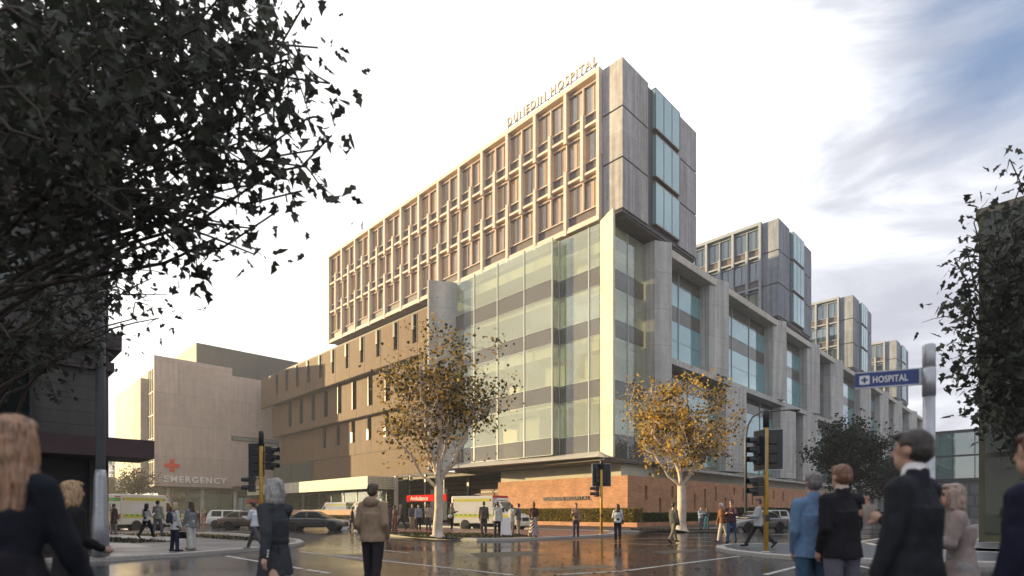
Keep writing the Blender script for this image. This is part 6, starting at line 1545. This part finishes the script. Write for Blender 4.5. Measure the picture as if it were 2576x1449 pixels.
def street_tree(label, base, H, cz, rad, fork, mains, nleaf, leaf, seed, trunk_r, lm, bark, name='street_tree', group='street trees on the corner', cat='tree', hollow=0.0, trunk_top=None, clump=0.5, shape=0):
    r = random.Random(seed)
    t = empty(name, base, 0, label, cat, group)
    b = MB(); F_ = Vector(trunk_top or (0.05, 0, fork))
    b.tube([(0, 0, 0), (0.02, 0, 0.12), (0.0, 0, 0.5), F_ * 0.55 + Vector((0.04, 0, 0)), F_], [trunk_r * 1.7, trunk_r * 1.2, trunk_r, trunk_r * 0.92, trunk_r * 0.85], 12, False)
    tips = []
    C = Vector((cz[0], cz[1], cz[2]))
    def inell():
        while True:
            v = Vector((r.uniform(-1, 1), r.uniform(-1, 1), r.uniform(-1, 1)))
            if hollow < v.length < 1: break
        q = Vector((v.x * rad[0], v.y * rad[1], v.z * rad[2]))
        lump = 0.82 + 0.36 * noise.noise(v.normalized() * 1.7 + Vector((seed, 0, 0)))
        return C + q * lump
    for mi, (dx, dy, z1, rr) in enumerate(mains):
        p1 = Vector((dx, dy, z1)); f0 = F_ if mi % 2 == 0 else F_ * 0.9
        pts = limb(b, f0, p1, rr, rr * 0.45, r, 0.09, 8, 9)
        for k in range(9):
            i = r.randint(2, 8); s0 = pts[i]; q = None
            for _ in range(14):
                q = inell()
                if (q - s0).length < max(rad) * 0.85 and q.z > s0.z - 0.8: break
            sp_ = limb(b, s0, q, rr * 0.32 * (1 - i / 14), 0.012, r, 0.10, 6, 5); tips += sp_[3:]
            for kk in range(5):
                e = inell() if r.random() < 0.25 else sp_[r.randint(2, 6)] + Vector((r.gauss(0, 1), r.gauss(0, 1), r.gauss(0.15, 0.8))) * rad[0] * 0.22
                if (e - C).length > max(rad) * 1.05: continue
                s2 = sp_[r.randint(2, 5)]
                if (e - s2).length > rad[0] * 0.55: e = s2 + (e - s2) * 0.4
                tw = limb(b, s2, e, 0.016, 0.006, r, 0.10, 4, 4); tips += tw[1:]
    tr = b.build('trunk', bark, t, True)
    c = MB()
    for _ in range(nleaf):
        for _k in range(6):
            p = (r.choice(tips) + Vector((r.gauss(0, 1), r.gauss(0, 1), r.gauss(0, 1))) * clump) if r.random() < 0.9 else inell()
            if noise.noise(p * 0.75 + Vector((seed * 3.1, 0, 0))) > -0.02 or r.random() < 0.16: break
        leaf_poly(c, p, leaf * r.uniform(0.6, 1.35), r, shape=shape)
    c.build('crown', lm, t)
    return t
BARK_W = mat('pale_bark', (0.62, 0.52, 0.42), 0.75, 0.28, 2.2, 0.5, fine=0.25)
BARK_D = mat('dark_bark', (0.06, 0.045, 0.035), 0.85, 0.3, 3, 0.5, fine=0.25)
L_AUT1 = leaf_mat('autumn_dark_leaf', [(0.40, (0.06, 0.052, 0.018)), (0.18, (0.14, 0.12, 0.035)), (0.24, (0.54, 0.32, 0.045)), (0.18, (0.42, 0.28, 0.06))], 0.35)
L_AUT2 = leaf_mat('autumn_orange_leaf', [(0.24, (0.075, 0.06, 0.02)), (0.18, (0.22, 0.16, 0.035)), (0.34, (0.60, 0.35, 0.04)), (0.24, (0.60, 0.42, 0.09))], 0.4)
L_DARK = leaf_mat('evergreen_leaf', [(0.5, (0.016, 0.024, 0.014)), (0.3, (0.03, 0.042, 0.022)), (0.2, (0.05, 0.055, 0.035))], 0.2)
L_BIG = leaf_mat('shade_leaf', [(0.5, (0.040, 0.046, 0.030)), (0.3, (0.06, 0.066, 0.044)), (0.2, (0.025, 0.029, 0.02))], 0.25)
street_tree('leafy pale barked tree with dark and orange leaves before the glass corner', gnd(1101, 1351, KB), 11.6, (0.35, 0, 7.3), (4.6, 3.6, 4.05), 2.6,
            [(-1.7, 0.3, 6.6, 0.13), (0.1, -0.4, 8.6, 0.14), (2.0, 0.3, 6.8, 0.14), (-0.8, -0.8, 7.8, 0.10), (1.0, 1.0, 8.0, 0.10), (-2.6, -0.2, 5.2, 0.08)], 6600, 0.155, 21, 0.24, L_AUT1, BARK_W, clump=0.30)
street_tree('smaller pale barked tree full of orange leaves before the folded street front', gnd(1713, 1335, KB), 11.6, (0.3, 0, 7.4), (4.9, 4.2, 4.0), 3.0,
            [(-1.9, 0.2, 7.4, 0.15), (-0.5, -0.5, 9.0, 0.15), (2.6, 0.2, 6.4, 0.17), (3.6, -0.3, 7.4, 0.10), (0.8, 1.0, 8.4, 0.12), (-3.0, 0, 6.0, 0.09)], 6200, 0.19, 22, 0.33, L_AUT2, BARK_W, clump=0.30, hollow=0.25)
street_tree('dense dark green tree down the right street behind the two men in jackets', gnd(2125, 1319, KB), 11, (0, 0, 7.2), (4.6, 4.6, 5.0), 2.6,
            [(-1.6, 0, 7.4, 0.13), (0.2, 0.6, 9.2, 0.14), (1.8, -0.2, 7.2, 0.13), (0, -1.5, 7.0, 0.1)], 12000, 0.26, 23, 0.26, L_DARK, BARK_D, clump=0.42)
street_tree('second dark tree behind the street sign post', gnd(2232, 1312, KB), 10, (0, 0, 5.6), (4.2, 4.2, 4.4), 2.2,
            [(-1.4, 0, 6.2, 0.12), (1.4, 0.3, 6.4, 0.12), (0.2, -1, 7.0, 0.12)], 7000, 0.28, 24, 0.24, L_DARK, BARK_D, clump=0.42)
for (px, py, h, sd, lab) in ((300, 1303, 17, 31, 'thin distant tree beyond the low brown building, nearest the lamp post'), (338, 1311, 9.5, 32, 'small distant tree beside the emergency block')):
    street_tree(lab, gnd(px, py), h, (0, 0, h * 0.62), (4.5, 4.5, h * 0.36), h * 0.25, [(-1.5, 0, h * 0.6, 0.12), (1.2, 0.4, h * 0.66, 0.12), (0, -0.5, h * 0.8, 0.1)], 2600, 0.26, sd, 0.2, leaf_mat('far_leaf_%d' % sd, [(0.5, (0.06, 0.05, 0.02)), (0.3, (0.11, 0.085, 0.03)), (0.2, (0.03, 0.03, 0.014))]), BARK_D, group='distant trees at the left', clump=0.5)
street_tree('bare branched tree standing in the shade under the emergency block', gnd(430, 1307.6), 6, (0, 0, 3.9), (3.4, 2.6, 1.6), 1.7, [(-1.8, 0, 3.9, 0.08), (1.5, 0, 4.1, 0.08), (0.2, 0, 4.6, 0.08)], 900, 0.2, 33, 0.13, leaf_mat('far_leaf_33', [(0.5, (0.06, 0.05, 0.02)), (0.3, (0.11, 0.085, 0.03)), (0.2, (0.03, 0.03, 0.014))]), BARK_W, group='distant trees at the left', clump=0.4)

# ---- big shade tree overhanging from the left
def big_tree(label, trunk_xy, limbs, leaf, nper, seed, spread, group=None, trunk_h=4.0, tr=0.35, name='shade_tree', shape=1, dens=None, fillers=(), clumpy=0.55, zref=None):
    r = random.Random(seed)
    base = Vector((trunk_xy[0], trunk_xy[1], 0))
    t = empty(name, base, 0, label, 'tree', group)
    b = MB(base); c = MB(base)
    top = base + Vector((0, 0, trunk_h))
    b.tube([base, base + Vector((0.03, 0, 0.3)), base + Vector((0.05, 0, trunk_h * 0.5)), top, top + Vector((0.1, 0.2, 3.5))], [tr * 1.5, tr * 1.1, tr, tr * 0.9, tr * 0.5], 12)
    s0_, l0_ = spread, leaf
    for (pt, w) in limbs:
        e = Vector(pt)
        if zref: spread = s0_ * (e.y / zref) ; leaf = l0_ * (0.35 + 0.65 * e.y / zref)
        st_ = base + Vector((0, 0, trunk_h * r.uniform(0.7, 1.6)))
        pts = limb(b, st_, e, 0.055, 0.012, r, 0.06, 9, 7)
        sub = []
        for k in range(int(10 * w)):
            i = r.randint(5, 9); s0 = pts[i]
            q = s0 + Vector((r.gauss(0, 1), r.gauss(0, 1), r.gauss(-0.15, 0.8))) * spread
            sub += limb(b, s0, q, 0.016, 0.005, r, 0.09, 4, 4)[1:]
        sub += pts[6:]
        for _ in range(int(nper * w)):
            p = r.choice(sub) + Vector((r.gauss(0, 1), r.gauss(0, 1), r.gauss(0, 1))) * spread * clumpy
            leaf_poly(c, p, leaf * r.uniform(0.55, 1.45), r, 0.7, shape)
    for (pt, sp3, n) in fillers:
        e = Vector(pt)
        for _ in range(n):
            p = e + Vector((r.gauss(0, 1) * sp3[0], r.gauss(0, 1) * sp3[1], r.gauss(0, 1) * sp3[2]))
            leaf_poly(c, p, leaf * r.uniform(0.7, 1.6), r, 0.5, shape)
    b.build('trunk', BARK_D, t, True)
    c.build('crown', L_BIG, t)
    return t
limbs = [(at(x, y, 4.3 + 3.2 * max(0, min(1, x / 640))), w) for (x, y, w) in (
    (640, 70, 1.4), (720, 150, .8), (800, 120, .45), (560, 210, 1.4), (690, 260, 1.1), (770, 300, .6), (805, 375, .5), (600, 360, 1.1), (690, 420, .9), (760, 480, .6), (700, 530, .3), (640, 640, .1), (520, 430, .8), (600, 470, .6),
    (640, 575, .25), (505, 530, .3), (430, 480, .35), (345, 560, .12), (410, 600, .2), (450, 330, 1.2), (400, 150, 1.5), (520, 60, 1.5), (250, 150, 1.5), (300, 290, .7), (150, 250, 1.2), (120, 100, 1.4), (30, 330, .4), (600, -60, 1.6), (400, -60, 1.6), (200, -20, 1.5), (20, 20, 1.4), (40, 220, 1.3), (760, 20, .35), (830, 210, .22), (835, 340, .18), (770, 420, .4), (560, 560, .2))]
big_tree('huge dark shade tree overhanging the street from the upper left', (-10.5, 9.0), limbs, 0.16, 160, 41, 0.40, tr=0.4, zref=7.5,
         fillers=[(at(150, 150, 9.2), (1.5, 0.5, 1.1), 1700), (at(330, 40, 9), (1.0, 0.5, .6), 1000)])
limbs = [(at(x, y, z), w) for (x, y, z, w) in ((330, 640, 14, 1), (380, 700, 14, .7), (420, 740, 14, .4), (300, 730, 14, 1), (340, 760, 14, .6), (240, 700, 14, 1.2), (160, 780, 14, 1.2), (220, 850, 14, 1), (300, 870, 13.6, .35), (100, 700, 14, 1.2), (60, 850, 14, 1.2), (120, 920, 14, .9), (0, 760, 14, 1), (400, 800, 14, .3))]
big_tree('lower dark tree in front of the corner shop building behind the lamp post', (-14.2, 14.6), limbs, 0.17, 90, 42, 0.50, trunk_h=4.2, tr=0.28)
limbs = [(at(x, y, z), w) for (x, y, z, w) in ((2540, 400, 14, .5), (2570, 460, 14, .8), (2500, 530, 14, .6), (2550, 560, 14, 1), (2450, 560, 14, .4), (2430, 620, 14, .5), (2400, 650, 14, .35), (2480, 640, 14, 1), (2560, 680, 14, 1), (2430, 720, 14, .7), (2390, 750, 14, .3), (2500, 760, 14, 1.1), (2440, 810, 14, .8), (2420, 880, 14, .4), (2480, 870, 14, 1), (2560, 850, 14, 1.1), (2460, 940, 14, .7), (2440, 1000, 14, .2), (2540, 950, 14, 1), (2500, 1010, 14, .8), (2570, 1040, 14, .8), (2600, 600, 14, 1), (2600, 760, 14, 1), (2600, 920, 14, 1))]
big_tree('dark leafy tree covering the glass building at the right edge', (14.2, 14.6), limbs, 0.19, 150, 43, 0.46, trunk_h=2.6, tr=0.25)
